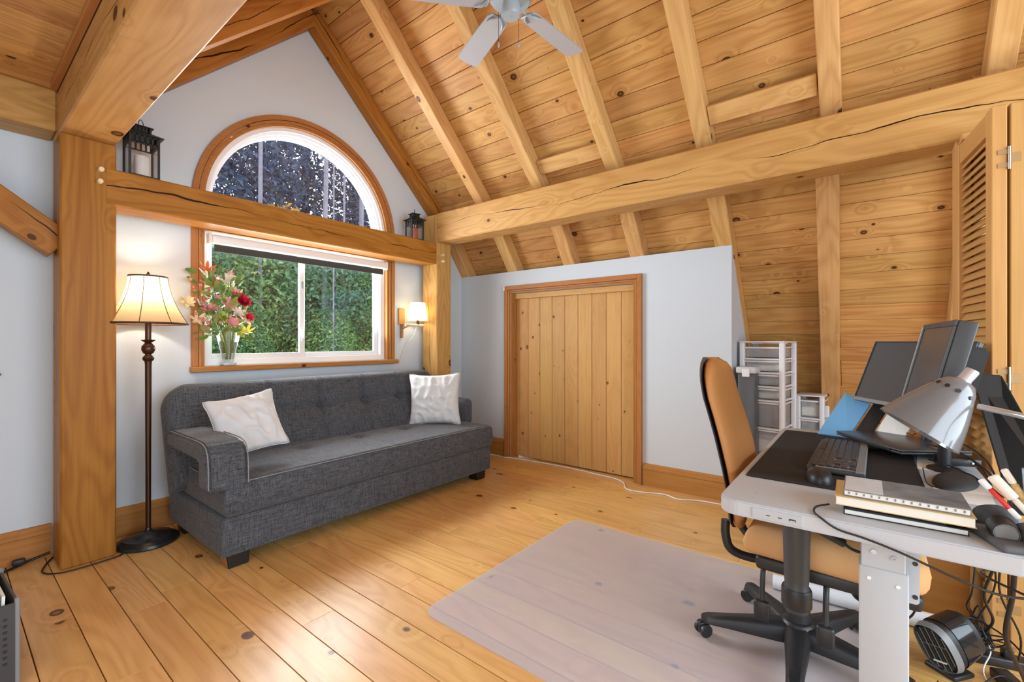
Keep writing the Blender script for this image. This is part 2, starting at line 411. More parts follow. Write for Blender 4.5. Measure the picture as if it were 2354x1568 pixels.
# return of the knee wall into the alcove, cut to the roof slope
me = prism_me('wall_side', [(0, 0), (1.20, 0), (1.20, loz(KX+.12+1.20)), (0, loz(KX+.12)-.0)], .08, 'Y'); me.transform(M_(KX+.12, .80, 0))
tag(link('wall_side', me, WALL), kind='structure')
tag(box('wall_left', XL-.12, XL, YB, WY+.16, 0, 2.62, WALL), kind='structure')
me = prism_me('wall_front', [(XL, 0), (6.2, 0), (6.2, .3), (3.5, 2.5), (RX, 4.1), (.4, 2.62), (XL, 2.62)], .12, 'Y'); me.transform(M_(0, YB-.12, 0))
tag(link('wall_front', me, WALL), kind='structure')

# baseboards (profiled: flat board + moulded cap)
def baseboard(name, a, b_, inward):
    a = Vector(a); b_ = Vector(b_); d = (b_-a).normalized(); n = Vector(inward)
    prof = [(0, 0), (.018, 0), (.018, .132), (.022, .137), (.022, .150), (.014, .158), (.014, .168), (.006, .183), (0, .185)]
    V = []; m = len(prof); L = (b_-a).length
    for t in (0, L):
        for q, z in prof: V.append((t, q, z))
    F = [tuple(range(m))[::-1], tuple(range(m, 2*m))]+[(i, (i+1) % m, m+(i+1) % m, m+i) for i in range(m)]
    me = me_from(name, V, F); bm = bmesh.new(); bm.from_mesh(me); bmesh.ops.recalc_face_normals(bm, faces=bm.faces); bm.to_mesh(me); bm.free()
    o = link(name, me, W_trim); mm = Matrix((d, n, Vector((0, 0, 1)))).transposed().to_4x4(); mm.translation = a; o.matrix_world = mm
    return tag(o, kind='structure')
baseboard('baseboard_back', (.63, WY, 0), (KX, WY, 0), (0, -1, 0))
baseboard('baseboard_back', (XL, WY, 0), (.40, WY, 0), (0, -1, 0))
baseboard('baseboard_right', (KX, 3.02, 0), (KX, WY, 0), (-1, 0, 0))
baseboard('baseboard_right', (KX, .80, 0), (KX, 1.49, 0), (-1, 0, 0))

# ------------------------------------------------------------------ roof
ceil = box('ceiling', XL, .40, YB, WY+.1, 2.63, 2.66, plain('roof_sheathing', (.10, .05, .02), .9)); tag(ceil, kind='structure')
co = ceil.location.copy()
def nrm2(m): l = math.hypot(1, m); return (m/l, 0, 1/l)   # outward normal of slope z=-m x
# upper slope boards (grain along Y)
lu = math.hypot(1, MU); ll = math.hypot(1, ML)
def slope_board(s0, s1, ya, yb, plane, mirror=False):
    "board between slope stations s0..s1 (s = x*len)"
    if plane == 'u': m, z0, l = MU, RZ0+UB, lu
    else: m, z0, l = ML, LZ0+LB, ll
    sm = (s0+s1)/2; x = sm/l; z = z0-m*x
    d = Vector((1, 0, -m)).normalized(); n = Vector((m, 0, 1)).normalized()
    if mirror: x = 2*RX-x; d.x = -d.x; n.x = -n.x
    ctr = Vector((x, 0, z))+n*.010
    a = ctr+Vector((0, ya, 0)); b_ = ctr+Vector((0, yb, 0))
    wbar('ceiling_board', a, b_, abs(s1-s0)-.003, .02, W_ceil, ceil, side=d, bev=.003, off=co)
random.seed(5)
RY = [3.60, 2.92, 2.24, 1.54, .865, .16, -.52, -1.2, -1.88]
def runs():
    cuts = [WY] + sorted(random.sample(RY[1:], 2), reverse=True) + [YB]
    return list(zip(cuts, cuts[1:]))
s = 3.844-.148*9
while s < 3.62*lu:
    if s/lu > RX-.05:
        for (a, b_) in runs():
            slope_board(max(s, RX*lu), min(s+.148, 3.60*lu), b_+.001, a-.001, 'u')
            if 2*RX-(s+.148)/lu > .56: slope_board(max(s, RX*lu), s+.148, b_+.001, a-.001, 'u', True)
    s += .148
s = 6.318-.132*3
sx0 = 3.42*ll
while s < sx0+4.2:
    if s+.132 > sx0:
        for (a, b_) in runs(): slope_board(max(s, sx0), s+.132, b_+.001, a-.001, 'l')
    s += .132
# roof sheathing above the boards
SHM = plain('roof_deck', (.10, .05, .02), .9)
def deck(xa, za, xb, zb): 
    me = me_from('roof_deck', [(xa, YB, za), (xb, YB, zb), (xb, WY+.1, zb), (xa, WY+.1, za), (xa, YB, za+.03), (xb, YB, zb+.03), (xb, WY+.1, zb+.03), (xa, WY+.1, za+.03)], [(3, 2, 1, 0), (4, 5, 6, 7), (0, 1, 5, 4), (1, 2, 6, 5), (2, 3, 7, 6), (3, 0, 4, 7)])
    me.transform(M_(-co.x, -co.y, -co.z)); link('roof_deck', me, SHM, ceil)
ue = UB+.034
deck(RX, upz(RX)+ue, 3.47, upz(3.47)+ue+.02); deck(.40, upz(2*RX-.40)+ue, RX, upz(RX)+ue)
deck(3.47, loz(3.47)+LB+.036, 5.45, loz(5.45)+LB+.036)
# flat ceiling boards on the left, grain along X
yy = 2.759-.157*4
ylist = []
y = 3.57
while y > YB+.1:
    ylist.append(y); y -= .157
for y in ylist:
    cut = random.uniform(-1.2, -.2)
    for a, b_ in ((XL, cut), (cut, .39)):
        wbar('ceiling_board', (a+.001, y-.078, 2.61), (b_-.001, y-.078, 2.61), .1545, .02, W_ceil, ceil, bev=.003, off=co)
# rafters
names = ['gable', 'second', 'third', 'fourth', 'fifth', 'sixth', 'seventh', 'eighth', 'ninth']
def upper_rafter(y, w, mirror, label):
    x1 = 3.55 if not mirror else 3.32
    a = Vector((RX, y, upz(RX)+UB/2)); b_ = Vector((x1, y, upz(x1)+UB/2))
    if mirror: b_.x = 2*RX-b_.x
    h = UB*math.cos(math.atan(MU))
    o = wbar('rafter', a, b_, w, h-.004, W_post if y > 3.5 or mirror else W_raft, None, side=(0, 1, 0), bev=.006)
    tag(o, label, 'rafter', 'roof rafters')
    return o
for i, y in enumerate(RY):
    wd = .11 if i == 0 else .104
    hid = i > 6
    if not hid:
        upper_rafter(y, wd, False, 'upper right pine rafter, %s from the window wall' % ['nearest', 'second', 'third', 'fourth', 'fifth', 'sixth', 'seventh', 'eighth', 'ninth'][i])
        if i < 5: upper_rafter(y, wd, True, 'left slope pine rafter, %s from the window wall' % ['nearest', 'second', 'third', 'fourth', 'fifth', 'sixth', 'seventh', 'eighth', 'ninth'][i])
LY = [(3.60, 3.60), (2.92, 2.92), (2.23, 2.23), (1.55, 1.55), (.858, .858), (.185, .25), (-.50, -.50)]
for i, (ya, yb) in enumerate(LY):
    xe = 3.95 if 0 <= i <= 3 else 5.15
    a = Vector((3.33, ya, loz(3.33)+LB/2)); b_ = Vector((xe, yb, loz(xe)+LB/2))
    o = wbar('lower_rafter', a, b_, .125, LB*math.cos(math.atan(ML))-.004, W_raft, None, side=(0, 1, 0), bev=.006)
    tag(o, 'lower pine rafter below the long purlin, %s from the window wall' % ['nearest', 'second', 'third', 'fourth', 'fifth', 'sixth', 'seventh', 'eighth'][i], 'rafter', 'lower rafters')
# blocking pieces between rafters
for (y0, y1, xx, lab) in ((1.60, 2.185, 3.16, 'pine blocking board between rafters above the beam, left one'), (.22, .81, 3.12, 'pine blocking board between rafters above the beam, right one')):
    o = wbar('blocking', (xx, y0, 2.70), (xx, y1, 2.70), .035, .12, W_raft, None, side=(1, 0, .9), bev=.004); tag(o, lab, 'blocking')
# timber frame
def timber(name, a, b_, w_, h, label, side=None, mat=None, bev=.008, anchor=(0, 0)):
    o = wbar(name, a, b_, w_, h, mat or W_beam, None, side=side, bev=bev, anchor=anchor); return tag(o, label, 'beam' if 'post' not in name else 'post')
timber('timber_post', (.515, 3.475, 0), (.515, 3.475, 2.338), .23, .23, 'thick pine post at the left, floor to ceiling beam', side=(1, 0, 0), mat=W_post)
timber('timber_post', (3.168, 3.465, 0), (3.168, 3.465, 2.49), .20, .21, 'pine post in the right corner behind the sofa', side=(1, 0, 0))
timber('tie_beam', (.58, 3.458, 2.095), (3.07, 3.458, 2.095), .20, .208, 'horizontal pine beam crossing in front of the window, carrying two lanterns', mat=W_post)
timber('purlin_beam', (3.168, 3.36, 2.352), (3.168, YB, 2.335), .20, .285, 'long pine beam running along the right roof slope', side=(1, 0, 0))
timber('purlin_beam', (.515, 3.59, 2.455), (.515, YB, 2.455), .23, .235, 'heavy pine beam overhead at upper left, resting on the thick post', side=(1, 0, 0))
timber('plate_beam', (XL, 3.555, 2.475), (.40, 3.555, 2.475), .205, .23, 'pine beam along the top of the wall left of the thick post')
br = wbar('knee_brace', (-.36, 3.51, 2.36), (.42, 3.51, 1.745), .12, .155, W_post, None, side=(0, 1, 0), bev=.006); tag(br, 'diagonal pine brace between the thick post and the left wall beam', 'brace')
tag(wbar('trim_1', (.385, 3.44, 2.585), (.385, YB, 2.585), .03, .03, W_trim, None, bev=.003), kind='structure')
tag(wbar('trim_2', (XL, 3.435, 2.588), (.38, 3.435, 2.588), .03, .028, W_trim, None, bev=.003), kind='structure')
PEGC = plain('pale_peg_end', (.82, .66, .42), .5)
pegs = [((.560, 3.345, 2.175), 'upper pale wooden peg in the thick left post'), ((.556, 3.345, 2.108), 'lower pale wooden peg in the thick left post'),
        ((3.125, 3.345, 2.085), 'upper pale wooden peg in the right corner post'), ((3.132, 3.345, 2.025), 'lower pale wooden peg in the right corner post')]
for p, lab in pegs:
    me = lathe_me('wooden_peg', [(.012, -.02), (.0135, .018), (.011, .024)], 14); me.transform(Matrix.Rotation(PI/2, 4, 'X'))
    tag(link('wooden_peg', me, PEGC, None, p), lab, 'peg')

# ------------------------------------------------------------------ window
wn = thing('window_1', None, None, (WCX, WY, 1.05)); wn['kind'] = 'structure'; del_ = None
wo = (WCX, WY, 1.05)
def wx(name, x0, x1, y0, y1, z0, z1, mat, bev=.002): return box(name, x0, x1, y0, y1, z0, z1, mat, wn, bev, 1, wo)
def arcband(name, r0, r1, y0, y1, mat, n=40, zc=WZC):
    V = []; F = []
    for i in range(n+1):
        a = PI*i/n; c_, s_ = math.cos(a), math.sin(a)
        for r, y in ((r0, y0), (r1, y0), (r1, y1), (r0, y1)): V.append((r*c_, y-WY, zc+r*s_-1.05))
    for i in range(n):
        for k in range(4):
            k2 = (k+1) % 4; F.append((i*4+k, i*4+k2, (i+1)*4+k2, (i+1)*4+k))
    F.append((0, 1, 2, 3)); F.append((n*4+3, n*4+2, n*4+1, n*4))
    me = me_from(name, V, F); bm = bmesh.new(); bm.from_mesh(me); bmesh.ops.recalc_face_normals(bm, faces=bm.faces); bm.to_mesh(me); bm.free()
    return link(name, autosmooth(me, 40), mat, wn)
# pine casing: stepped bands
arcband('arched_casing', .809, .845, 3.628, 3.665, W_trim); arcband('arched_casing_bead', .788, .805, 3.634, 3.665, W_trim); arcband('arched_jamb', .765, .787, 3.645, 3.76, W_trim)
for sx, nm in ((-1, 0), (1, 0)):
    X = lambda r: WCX+sx*r
    def vb(name, r0, r1, y0, y1, z0, z1, mat):
        a, b_ = sorted((X(r0), X(r1))); o = wbar(name, ((a+b_)/2, (y0+y1)/2, z0), ((a+b_)/2, (y0+y1)/2, z1), b_-a, y1-y0, mat, wn, side=(1, 0, 0), bev=.002, off=wo); return o
    vb('side_casing', .809, .845, 3.628, 3.665, 1.045, 2.2, W_trim); vb('side_casing_bead', .788, .805, 3.634, 3.665, 1.045, 2.2, W_trim); vb('side_jamb', .765, .787, 3.645, 3.76, 1.045, 2.2, W_trim)
wbar('window_sill', (1.068, 3.652, 1.026), (2.790, 3.652, 1.026), .11, .040, W_trim, wn, side=(0, 1, 0), bev=.005, off=wo)
wbar('head_casing', (1.10, 3.648, 2.085), (2.74, 3.648, 2.085), .035, .17, W_trim, wn, side=(0, 1, 0), bev=.003, off=wo)
# white vinyl frames
arcband('arched_frame', .735, .766, 3.675, 3.80, WHITE); arcband('arched_frame_step', .715, .737, 3.70, 3.80, WHITE); arcband('arched_frame_bead', .700, .716, 3.725, 3.80, VINYL_IN)
wx('arched_frame_foot', WCX-.766, WCX+.766, 3.68, 3.80, 2.16, 2.21, WHITE)
x0f, x1f, z0f, z1f = WCX-.766, WCX+.766, 1.046, 2.02
wx('frame_bottom', x0f, x1f, 3.69, 3.80, z0f, 1.092, WHITE); wx('frame_top', x0f, x1f, 3.69, 3.80, 1.97, z1f, WHITE)
wx('frame_side', x0f, x0f+.030, 3.69, 3.80, 1.092, 1.97, WHITE); wx('frame_side', x1f-.045, x1f, 3.69, 3.80, 1.092, 1.97, WHITE)
mx0, mx1 = 1.862, 1.945
for (a, b_, yy0, lab) in ((x0f+.03, 1.90, 3.705, 'left sliding sash'), (1.885, x1f-.045, 3.735, 'right sash')):
    sd = .034
    s_ = [wx('sash_rail', a+sd, b_-sd-.006, yy0, yy0+.03, 1.092, 1.092+sd+.004, VINYL_IN), wx('sash_rail', a+sd, b_-sd-.006, yy0, yy0+.03, 1.94, 1.97, VINYL_IN),
          wx('sash_stile', a, a+sd, yy0, yy0+.03, 1.092, 1.97, VINYL_IN), wx('sash_stile', b_-sd-.006, b_, yy0, yy0+.03, 1.092, 1.97, VINYL_IN)]
    g = wx('glass_pane', a+sd, b_-sd, yy0+.013, yy0+.016, 1.12, 1.95, GLASS, 0)
wx('sash_latch', 1.872, 1.886, 3.685, 3.706, 1.22, 1.32, VINYL_IN, .003); wx('sash_latch', 1.872, 1.886, 3.690, 3.706, 1.66, 1.72, MGREY, .003)
n = 32; arc = [(.702*math.cos(PI*i/n), WZC-1.05+.702*math.sin(PI*i/n)) for i in range(n+1)]
me = prism_me('arched_glass_pane', arc, .004, 'Y'); me.transform(M_(0, .10, 0)); link('arched_glass_pane', me, GLASS, wn)
# roller blind
bl = thing('roller_blind', 'white roller blind with dark hem, rolled up at the top of the lower window', 'blind', (WCX, 3.64, 1.93))
me = box_me('cassette', 1.46, .05, .066, .018, 4); link('cassette', me, WHITE, bl, (0.0, -.02, .012))
link('hem_fabric', box_me('hem_fabric', 1.42, .006, .05, .001), plain('dark_blind_fabric', (.05, .047, .04), .8), bl, (0, -.005, -.046))
for sx in (-1, 1): link('bracket', box_me('bracket', .02, .06, .075, .004), VINYL_IN, bl, (sx*.74, -.005, .015))

# ------------------------------------------------------------------ attic door
dr = thing('door_1', None, None, (KX, 2.25, 0)); dr['kind'] = 'structure'
do = (KX, 2.25, 0)
ys = [1.585+i*(2.92-1.585)/9 for i in range(10)]
for a, b_ in zip(ys, ys[1:]):
    wbar('door_board', (3.815, (a+b_)/2, .012), (3.815, (a+b_)/2, 1.72), (b_-a)-.003, .022, W_door, dr, side=(0, 1, 0), bev=.003, off=do)
def cas(y0, y1, z0, z1, vertical):
    for (f0, f1, d) in ((0, .50, .026), (.50, .78, .020), (.78, 1.0, .014)):
        pass
cw = .075
for (sy, base) in ((-1, 1.575), (1, 2.93)):
    for (r0, r1, d) in ((.033, .075, .028), (.014, .030, .021), (0, .011, .013)):
        a, b_ = sorted((base+sy*r0, base+sy*r1))
        wbar('casing', (KX-d/2, (a+b_)/2, 0), (KX-d/2, (a+b_)/2, 1.725+r1), b_-a, d, W_trim, dr, side=(0, 1, 0), bev=.002, off=do)
    wbar('jamb', (KX+.055, base-sy*.005, 0), (KX+.055, base-sy*.005, 1.72), .012, .11, W_trim, dr, side=(0, 1, 0), bev=.001, off=do)
for (r0, r1, d) in ((.033, .075, .028), (.014, .030, .021), (0, .011, .013)):
    wbar('head_casing', (KX-d/2, 1.575-r0, 1.725+(r0+r1)/2), (KX-d/2, 2.93+r0, 1.725+(r0+r1)/2), d, r1-r0, W_trim, dr, side=(1, 0, 0), bev=.002, off=do)
wbar('door_stop', (KX+.07, 1.58, 1.695), (KX+.07, 2.92, 1.695), .05, .055, W_door, dr, side=(1, 0, 0), bev=.002, off=do)
link('catch', box_me('catch', .012, .018, .045, .003), VINYL_IN, dr, (-.03, 3.005-2.25, 1.775))

# ------------------------------------------------------------------ closet with folded louvre door
tag(wbar('trim_3', (3.13, -.377, 0), (3.13, -.377, 2.2), .10, .062, W_louv, None, side=(1, 0, 0), bev=.003), kind='structure')
tag(wbar('trim_4', (3.05, -.36, 2.195), (3.05, -2.5, 2.195), .09, .03, W_louv, None, side=(1, 0, 0), bev=.003), kind='structure')
dang = math.atan2(.052, .468)
def louvre_panel(parent, dx=0):
    # local: x 0..L outward (near end at 0), y thickness, z height
    L_, T_, z0, z1 = .48, .045, .02, 2.155
    st = .065
    wbar('stile', (st/2, 0, z0), (st/2, 0, z1), st, T_, W_louv, parent, side=(1, 0, 0), bev=.003)
    wbar('stile', (L_-st/2, 0, z0), (L_-st/2, 0, z1), st, T_, W_louv, parent, side=(1, 0, 0), bev=.003)
    for a, b_ in ((z0, .22), (1.02, 1.10), (2.065, z1)):
        wbar('rail', (st, 0, (a+b_)/2), (L_-st, 0, (a+b_)/2), T_-.008, b_-a, W_louv, parent, bev=.002)
    tilt = Matrix.Rotation(math.radians(38), 4, 'X')
    for (a, b_) in ((1.10, 2.065), (.22, 1.02)):
        z = a+.02
        while z < b_-.005:
            me = LOUV.copy() if False else LOUV
            o = link('louvre_slat', me, W_louv, parent, (L_/2, 0, z)); o.rotation_euler = (math.radians(-58), 0, 0)
            z += .036
LOUV = box_me('louvre_slat', .35, .044, .008, .002); LOUV.materials.append(W_louv)
bf = thing('bifold_louvre_door', 'pine louvred bifold door folded open at the right, with steel hinges', 'door', (2.592, -.416, 0), (0, 0, dang))
pa = link('door_panel', box_me('door_panel', .002, .002, .002), W_louv, bf, (0, 0, 0))
louvre_panel(pa)
pb = link('door_panel', box_me('door_panel', .002, .002, .002), W_louv, bf, (0, -.053, 0))
louvre_panel(pb)
for z in (1.94, 1.075, .17):
    hg = link('hinge', lathe_me('hinge', [(.0045, -.045), (.0045, .045)], 10), HINGE, bf, (-.004, -.0265, z))
    link('hinge_leaf', box_me('hinge_leaf', .003, .030, .018), HINGEB, hg, (.003, .017, .026)); link('hinge_leaf', box_me('hinge_leaf', .003, .030, .018), HINGEB, hg, (.003, .017, -.026))
    link('hinge_leaf', box_me('hinge_leaf', .003, .032, .034), HINGEB, hg, (.003, -.018, 0))

# ------------------------------------------------------------------ sofa
def pad_me(name, W, D, T, R, nx=60, ny=24, crown=0.0, dips=(), grooves=(), corner=0.0, wr=0.0, flatbot=False):
    """upholstered pad centred on origin: x width, y depth, z thickness; corner = radius of the two +y corners"""
    V = []; F = []; N_ = (nx+1)*(ny+1)
    def spread(t): return math.sin(t*PI/2)*.5+t*.5
    rnd = random.Random(3)
    for side in (1, -1):
        for j in range(ny+1):
            v = spread(-1+2*j/ny); y = v*D/2
            cut = 0
            if corner and y > D/2-corner:
                q = y-(D/2-corner); cut = corner-math.sqrt(max(0, corner*corner-q*q))
            for i in range(nx+1):
                u = spread(-1+2*i/nx); x = u*(W/2-cut)
                e = min((1-abs(u))*(W/2-cut), D/2-abs(y)) if not corner else min((1-abs(u))*(W/2-cut)+.0, D/2-abs(y))
                k = min(1, max(0, e)/R); edge = math.sqrt(max(0, 1-(1-k)**2))
                z = T/2*edge
                if side > 0:
                    z += crown*edge*(1-u*u)*(1-v*v*.6)
                    for (px, py, r, d) in dips: z -= d*math.exp(-((x-px)**2+(y-py)**2)/(r*r))
                    for (ax, p, r, d, lo, hi) in grooves:
                        t = x if ax == 'x' else y; o = y if ax == 'x' else x
                        if lo <= o <= hi: z -= d*math.exp(-((t-p)/r)**2)*edge
                elif flatbot: z = T/2*(edge if edge < .6 else .6+.4*edge)
                V.append((x, y, side*z if side < 0 else z))
    for s in range(2):
        o = s*N_
        for j in range(ny):
            for i in range(nx):
                a = o+j*(nx+1)+i; q = (a, a+1, a+nx+2, a+nx+1)
                F.append(q if s == 0 else q[::-1])
    me = me_from(name, V, F)
    bm = bmesh.new(); bm.from_mesh(me); bmesh.ops.remove_doubles(bm, verts=bm.verts, dist=1e-4)
    bmesh.ops.recalc_face_normals(bm, faces=bm.faces); bm.to_mesh(me); bm.free()
    return autosmooth(me, 70)
so = thing('sofa', 'dark grey linen three-seat sofa bed under the window', 'sofa', (1.99, 3.05, 0))
sO = (1.99, 3.05, 0)
def SP(x, y, z): return (x-1.99, y-3.05, z)
def rbox(name, sx, sy, sz, r, mat, parent, loc, rot=(0, 0, 0), seg=4): return link(name, box_me(name, sx, sy, sz, r, seg), mat, parent, loc, rot)
rbox('base', 2.145, .88, .205, .014, LINEN, so, SP(1.99, 3.085, .182), seg=3)
tf = [(x, .04, .05, .014) for x in (-.86, -.43, 0, .43, .86)]
gr = [('x', x, .008, .006, -1, 1) for x in (-.86, -.43, 0, .43, .86)]
seat = link('seat_cushion', pad_me('seat_cushion', 2.155, .72, .185, .028, 110, 40, .022, [(x, .08, .05, .024) for x in (-.86, -.43, 0, .43, .86)], [('x', x, .008, .006, -1, 1) for x in (-.86, -.43, 0, .43, .86)]), LINEN, so, SP(2.0, 2.985, .378))
fr = [(-1.065, -.345, .085), (-.6, -.349, .092), (0, -.349, .094), (.6, -.349, .092), (1.065, -.345, .085)]
link('piping', tube_me('piping', fr, .0035, 6), STITCH, seat)
link('piping', tube_me('piping', [(-1.068, -.34, .084), (-1.07, -.1, .088), (-1.068, .2, .088)], .0035, 6), STITCH, seat)
# back
la = math.radians(19)
bp = link('backrest', pad_me('backrest', 2.20, .66, .18, .07, 180, 80, .024,
     [(x, .09, .030, .040) for x in (-.50, -.11, .276, .64)] + [(x, .09, .11, .036) for x in (-.50, -.11, .276, .64)],
     [('x', x, .014, .020, -.33, .33) for x in (-.50, -.11, .276, .64)]+[('y', .09, .020, .020, -.80, .90)], corner=.16), LINEN, so)
bp.location = SP(1.95, 3.365, .627); bp.rotation_euler = (PI/2-la, 0, 0)
for x in (-.50, -.11, .276, .64): link('tuft_button', lathe_me('tuft_button', [(.012, 0), (.010, .004), (.001, .006)], 10), LINEN, bp, (x, .09, .022))
# arms: padded strap folded down at the front
def arm(xc, sgn):
    w = .20
    prof = [(-.33, .45), (-.46, .45), (-.455, .60), (-.43, .665), (-.38, .695), (-.25, .70), (.16, .70), (.19, .67), (.19, .60), (-.29, .59), (-.33, .575)]
    bm = bmesh.new(); vs0 = [bm.verts.new((-w/2, y, z)) for y, z in prof]; vs1 = [bm.verts.new((w/2, y, z)) for y, z in prof]
    bm.faces.new(vs0[::-1]); bm.faces.new(vs1); n = len(prof)
    for i in range(n): bm.faces.new((vs0[i], vs0[(i+1) % n], vs1[(i+1) % n], vs1[i]))
    bmesh.ops.recalc_face_normals(bm, faces=bm.faces)
    bmesh.ops.bevel(bm, geom=list(bm.edges), offset=.022, segments=3, affect='EDGES')
    me = bpy.data.meshes.new('armrest'); bm.to_mesh(me); bm.free(); autosmooth(me, 40)
    a = link('armrest', me, LINEN, so, SP(xc, 3.05, 0))
    for s2 in (-1, 1):
        link('piping', tube_me('piping', [(s2*w/2*.93, .12, .697), (s2*w/2*.93, -.25, .698), (s2*w/2*.93, -.385, .690), (s2*w/2*.93, -.44, .655), (s2*w/2*.93, -.458, .58), (s2*w/2*.93, -.462, .47)], .003, 6), STITCH, a)
    return a
arm(.93, 1); 
ra = rbox('armrest', .14, .40, .26, .065, LINEN, so, SP(3.09, 3.13, .555), seg=5)
for (x, y, cap) in ((1.01, 2.73, 1), (2.97, 2.73, 0), (1.01, 3.44, 0), (2.97, 3.44, 0)):
    lg = link('leg', prism_me('leg', [(-.05, 0), (.05, 0), (.062, .082), (-.062, .082)], .10, 'Y', .003), LEGB, so, SP(x, y-.05, 0))
    if cap: link('leg_cap', prism_me('leg_cap', [(-.053, .002), (-.050, .002), (-.060, .08), (-.064, .08)], .085, 'Y'), BRASS, lg, (0, .008, 0))

def pillow(label, loc, rot, size, seed, group='sofa pillows'):
    rnd = random.Random(seed); n = 40; V = []; F = []
    from mathutils import noise as mn
    for side in (1, -1):
        for j in range(n+1):
            for i in range(n+1):
                u = -1+2*i/n; v = -1+2*j/n
                pin = 1-.07*(1-abs(u)**2)*abs(v)**2*0-.0
                x = u*size/2*(1-.09*(1-v*v)); y = v*size/2*(1-.09*(1-u*u))
                t = (max(0, 1-u**2)**.42)*(max(0, 1-v**2)**.42)
                z = .068*t*side
                p = Vector((x*7+seed, y*7, side*3.0))
                wv = mn.noise(Vector((x*9+seed*3, y*22, side)))*.5+mn.noise(Vector((x*24, y*8+seed, side*2)))*.5
                ridge = 1-abs(mn.noise(Vector(((x+y*.5)*12+seed, (y-x*.3)*9, side)))*2)
                z += side*(t**.35)*(wv*.022+max(0, ridge-.45)*.030)
                V.append((x, y, z))
    m = (n+1)*(n+1)
    for s in range(2):
        for j in range(n):
            for i in range(n):
                a = s*m+j*(n+1)+i; q = (a, a+1, a+n+2, a+n+1); F.append(q if s == 0 else q[::-1])
    me = me_from('pillow_cover', V, F); bm = bmesh.new(); bm.from_mesh(me); bmesh.ops.remove_doubles(bm, verts=bm.verts, dist=1e-4); bm.to_mesh(me); bm.free(); autosmooth(me, 80)
    t = thing('throw_pillow', label, 'pillow', loc, rot, group)
    link('pillow_cover', me, PILLOW, t)
    h = size/2*.995; pts = []
    for (a, b_) in (((-1, -1), (1, -1)), ((1, -1), (1, 1)), ((1, 1), (-1, 1)), ((-1, 1), (-1, -1))):
        for k in range(6):
            q = k/6; u = a[0]+(b_[0]-a[0])*q; v = a[1]+(b_[1]-a[1])*q
            pts.append((u*h*(1-.09*(1-v*v)), v*h*(1-.09*(1-u*u)), 0))
    pts.append(pts[0])
    link('seam', tube_me('seam', pts, .003, 6, k=2), PILLOW, t)
    return t
PL1 = pillow('crumpled pale grey pillow leaning on the left sofa arm', (1.165, 2.965, .722), (0, 0, 0), .38, 3)
PL2 = pillow('pale grey pillow at the right end of the sofa', (2.77, 3.06, .700), (0, 0, 0), .46, 8)
def orient(o, r, u):
    r = Vector(r).normalized(); u = Vector(u); u = (u-r*u.dot(r)).normalized(); n = r.cross(u)
    o.rotation_euler = Matrix((r, u, n)).transposed().to_euler()
orient(PL1, (.413, -.045, .062), (-.034, .219, .383)); orient(PL2, (.617, -.787, .03), (.10, .13, 1))

# ------------------------------------------------------------------ floor lamp
fp = (.79, 3.43, 0)
fl_ = thing('floor_lamp', 'bronze floor lamp with a lit cream bell shade between the thick post and the sofa', 'lamp', fp)
link('lamp_base', lathe_me('lamp_base', [(.150, 0), (.155, .008), (.152, .022), (.140, .030), (.128, .034), (.122, .042), (.080, .050), (.074, .056), (.030, .066), (.016, .078), (.014, .09)], 48), BASEB, fl_)
link('pole', lathe_me('pole', [(.0135, .08), (.0145, .6), (.0165, 1.08), (.019, 1.10), (.026, 1.105), (.030, 1.118), (.024, 1.130), (.016, 1.138), (.016, 1.142), (.026, 1.15), (.034, 1.168), (.033, 1.19), (.022, 1.205), (.016, 1.212), (.034, 1.225), (.036, 1.23), (.016, 1.232), (.016, 1.36), (.012, 1.40)], 24), BRONZE, fl_)
def bell(r0, r1, z0, z1, n): return [(r1+(r0-r1)*((1-k/n)**2.0*.72+(1-k/n)*.28), z0+(z1-z0)*k/n) for k in range(n+1)]
sh = link('lamp_shade', lathe_me('lamp_shade', bell(.200, .094, 1.325, 1.612, 12), 48, cap=False), SHADE, fl_)
BR2 = plain('shade_trim_brown', (.06, .02, .01), .6)
link('shade_trim', lathe_me('shade_trim', [(.199, 1.322), (.203, 1.326), (.202, 1.334), (.198, 1.334), (.199, 1.322)], 48, cap=False), BR2, sh)
link('shade_trim', lathe_me('shade_trim', [(.093, 1.606), (.097, 1.608), (.097, 1.616), (.093, 1.616), (.093, 1.606)], 48, cap=False), BR2, sh)
for i in range(8):
    a = 2*PI*i/8+.35
    link('shade_rib', tube_me('shade_rib', [(r*math.cos(a)*1.006, r*math.sin(a)*1.006, z) for r, z in bell(.200, .094, 1.325, 1.612, 6)], .0018, 6), BR2, sh)
link('finial', lathe_me('finial', [(.004, 1.60), (.004, 1.62), (.010, 1.628), (.006, 1.638), (.001, 1.645)], 14), BRONZE, fl_)
link('harp_ring', tube_me('harp_ring', [(.093*math.cos(a), .093*math.sin(a), 1.61) for a in (0, PI)], .002, 6, smooth=False), BRONZE, fl_)
link('bulb', lathe_me('bulb', [(.012, 1.40), (.014, 1.42), (.028, 1.45), (.030, 1.47), (.020, 1.495), (.001, 1.505)], 20), plain('lit_bulb', (1, .9, .7), .5, emit=(1, .78, .45), es=3), fl_)
L1 = light('floor_lamp_light', 'POINT', (fp[0], fp[1], 1.52), 8, (1, .90, .74), .03)
tag(tube('lamp_cord', [(.66, 3.36, .006), (.64, 3.33, .006), (.58, 3.315, .006), (.46, 3.31, .006), (.385, 3.33, .006), (.34, 3.40, .006), (.36, 3.50, .006), (.40, 3.60, .006)], .004, BLACKC), 'black lamp cord curling around the foot of the thick post', 'cord')
tag(tube('power_cable', [(.39, 3.62, .03), (.30, 3.615, .012), (.22, 3.56, .010), (.10, 3.52, .010), (-.1, 3.50, .010), (-.5, 3.5, .01)], .007, BLACKC), 'thick black cable lying along the left baseboard', 'cord')
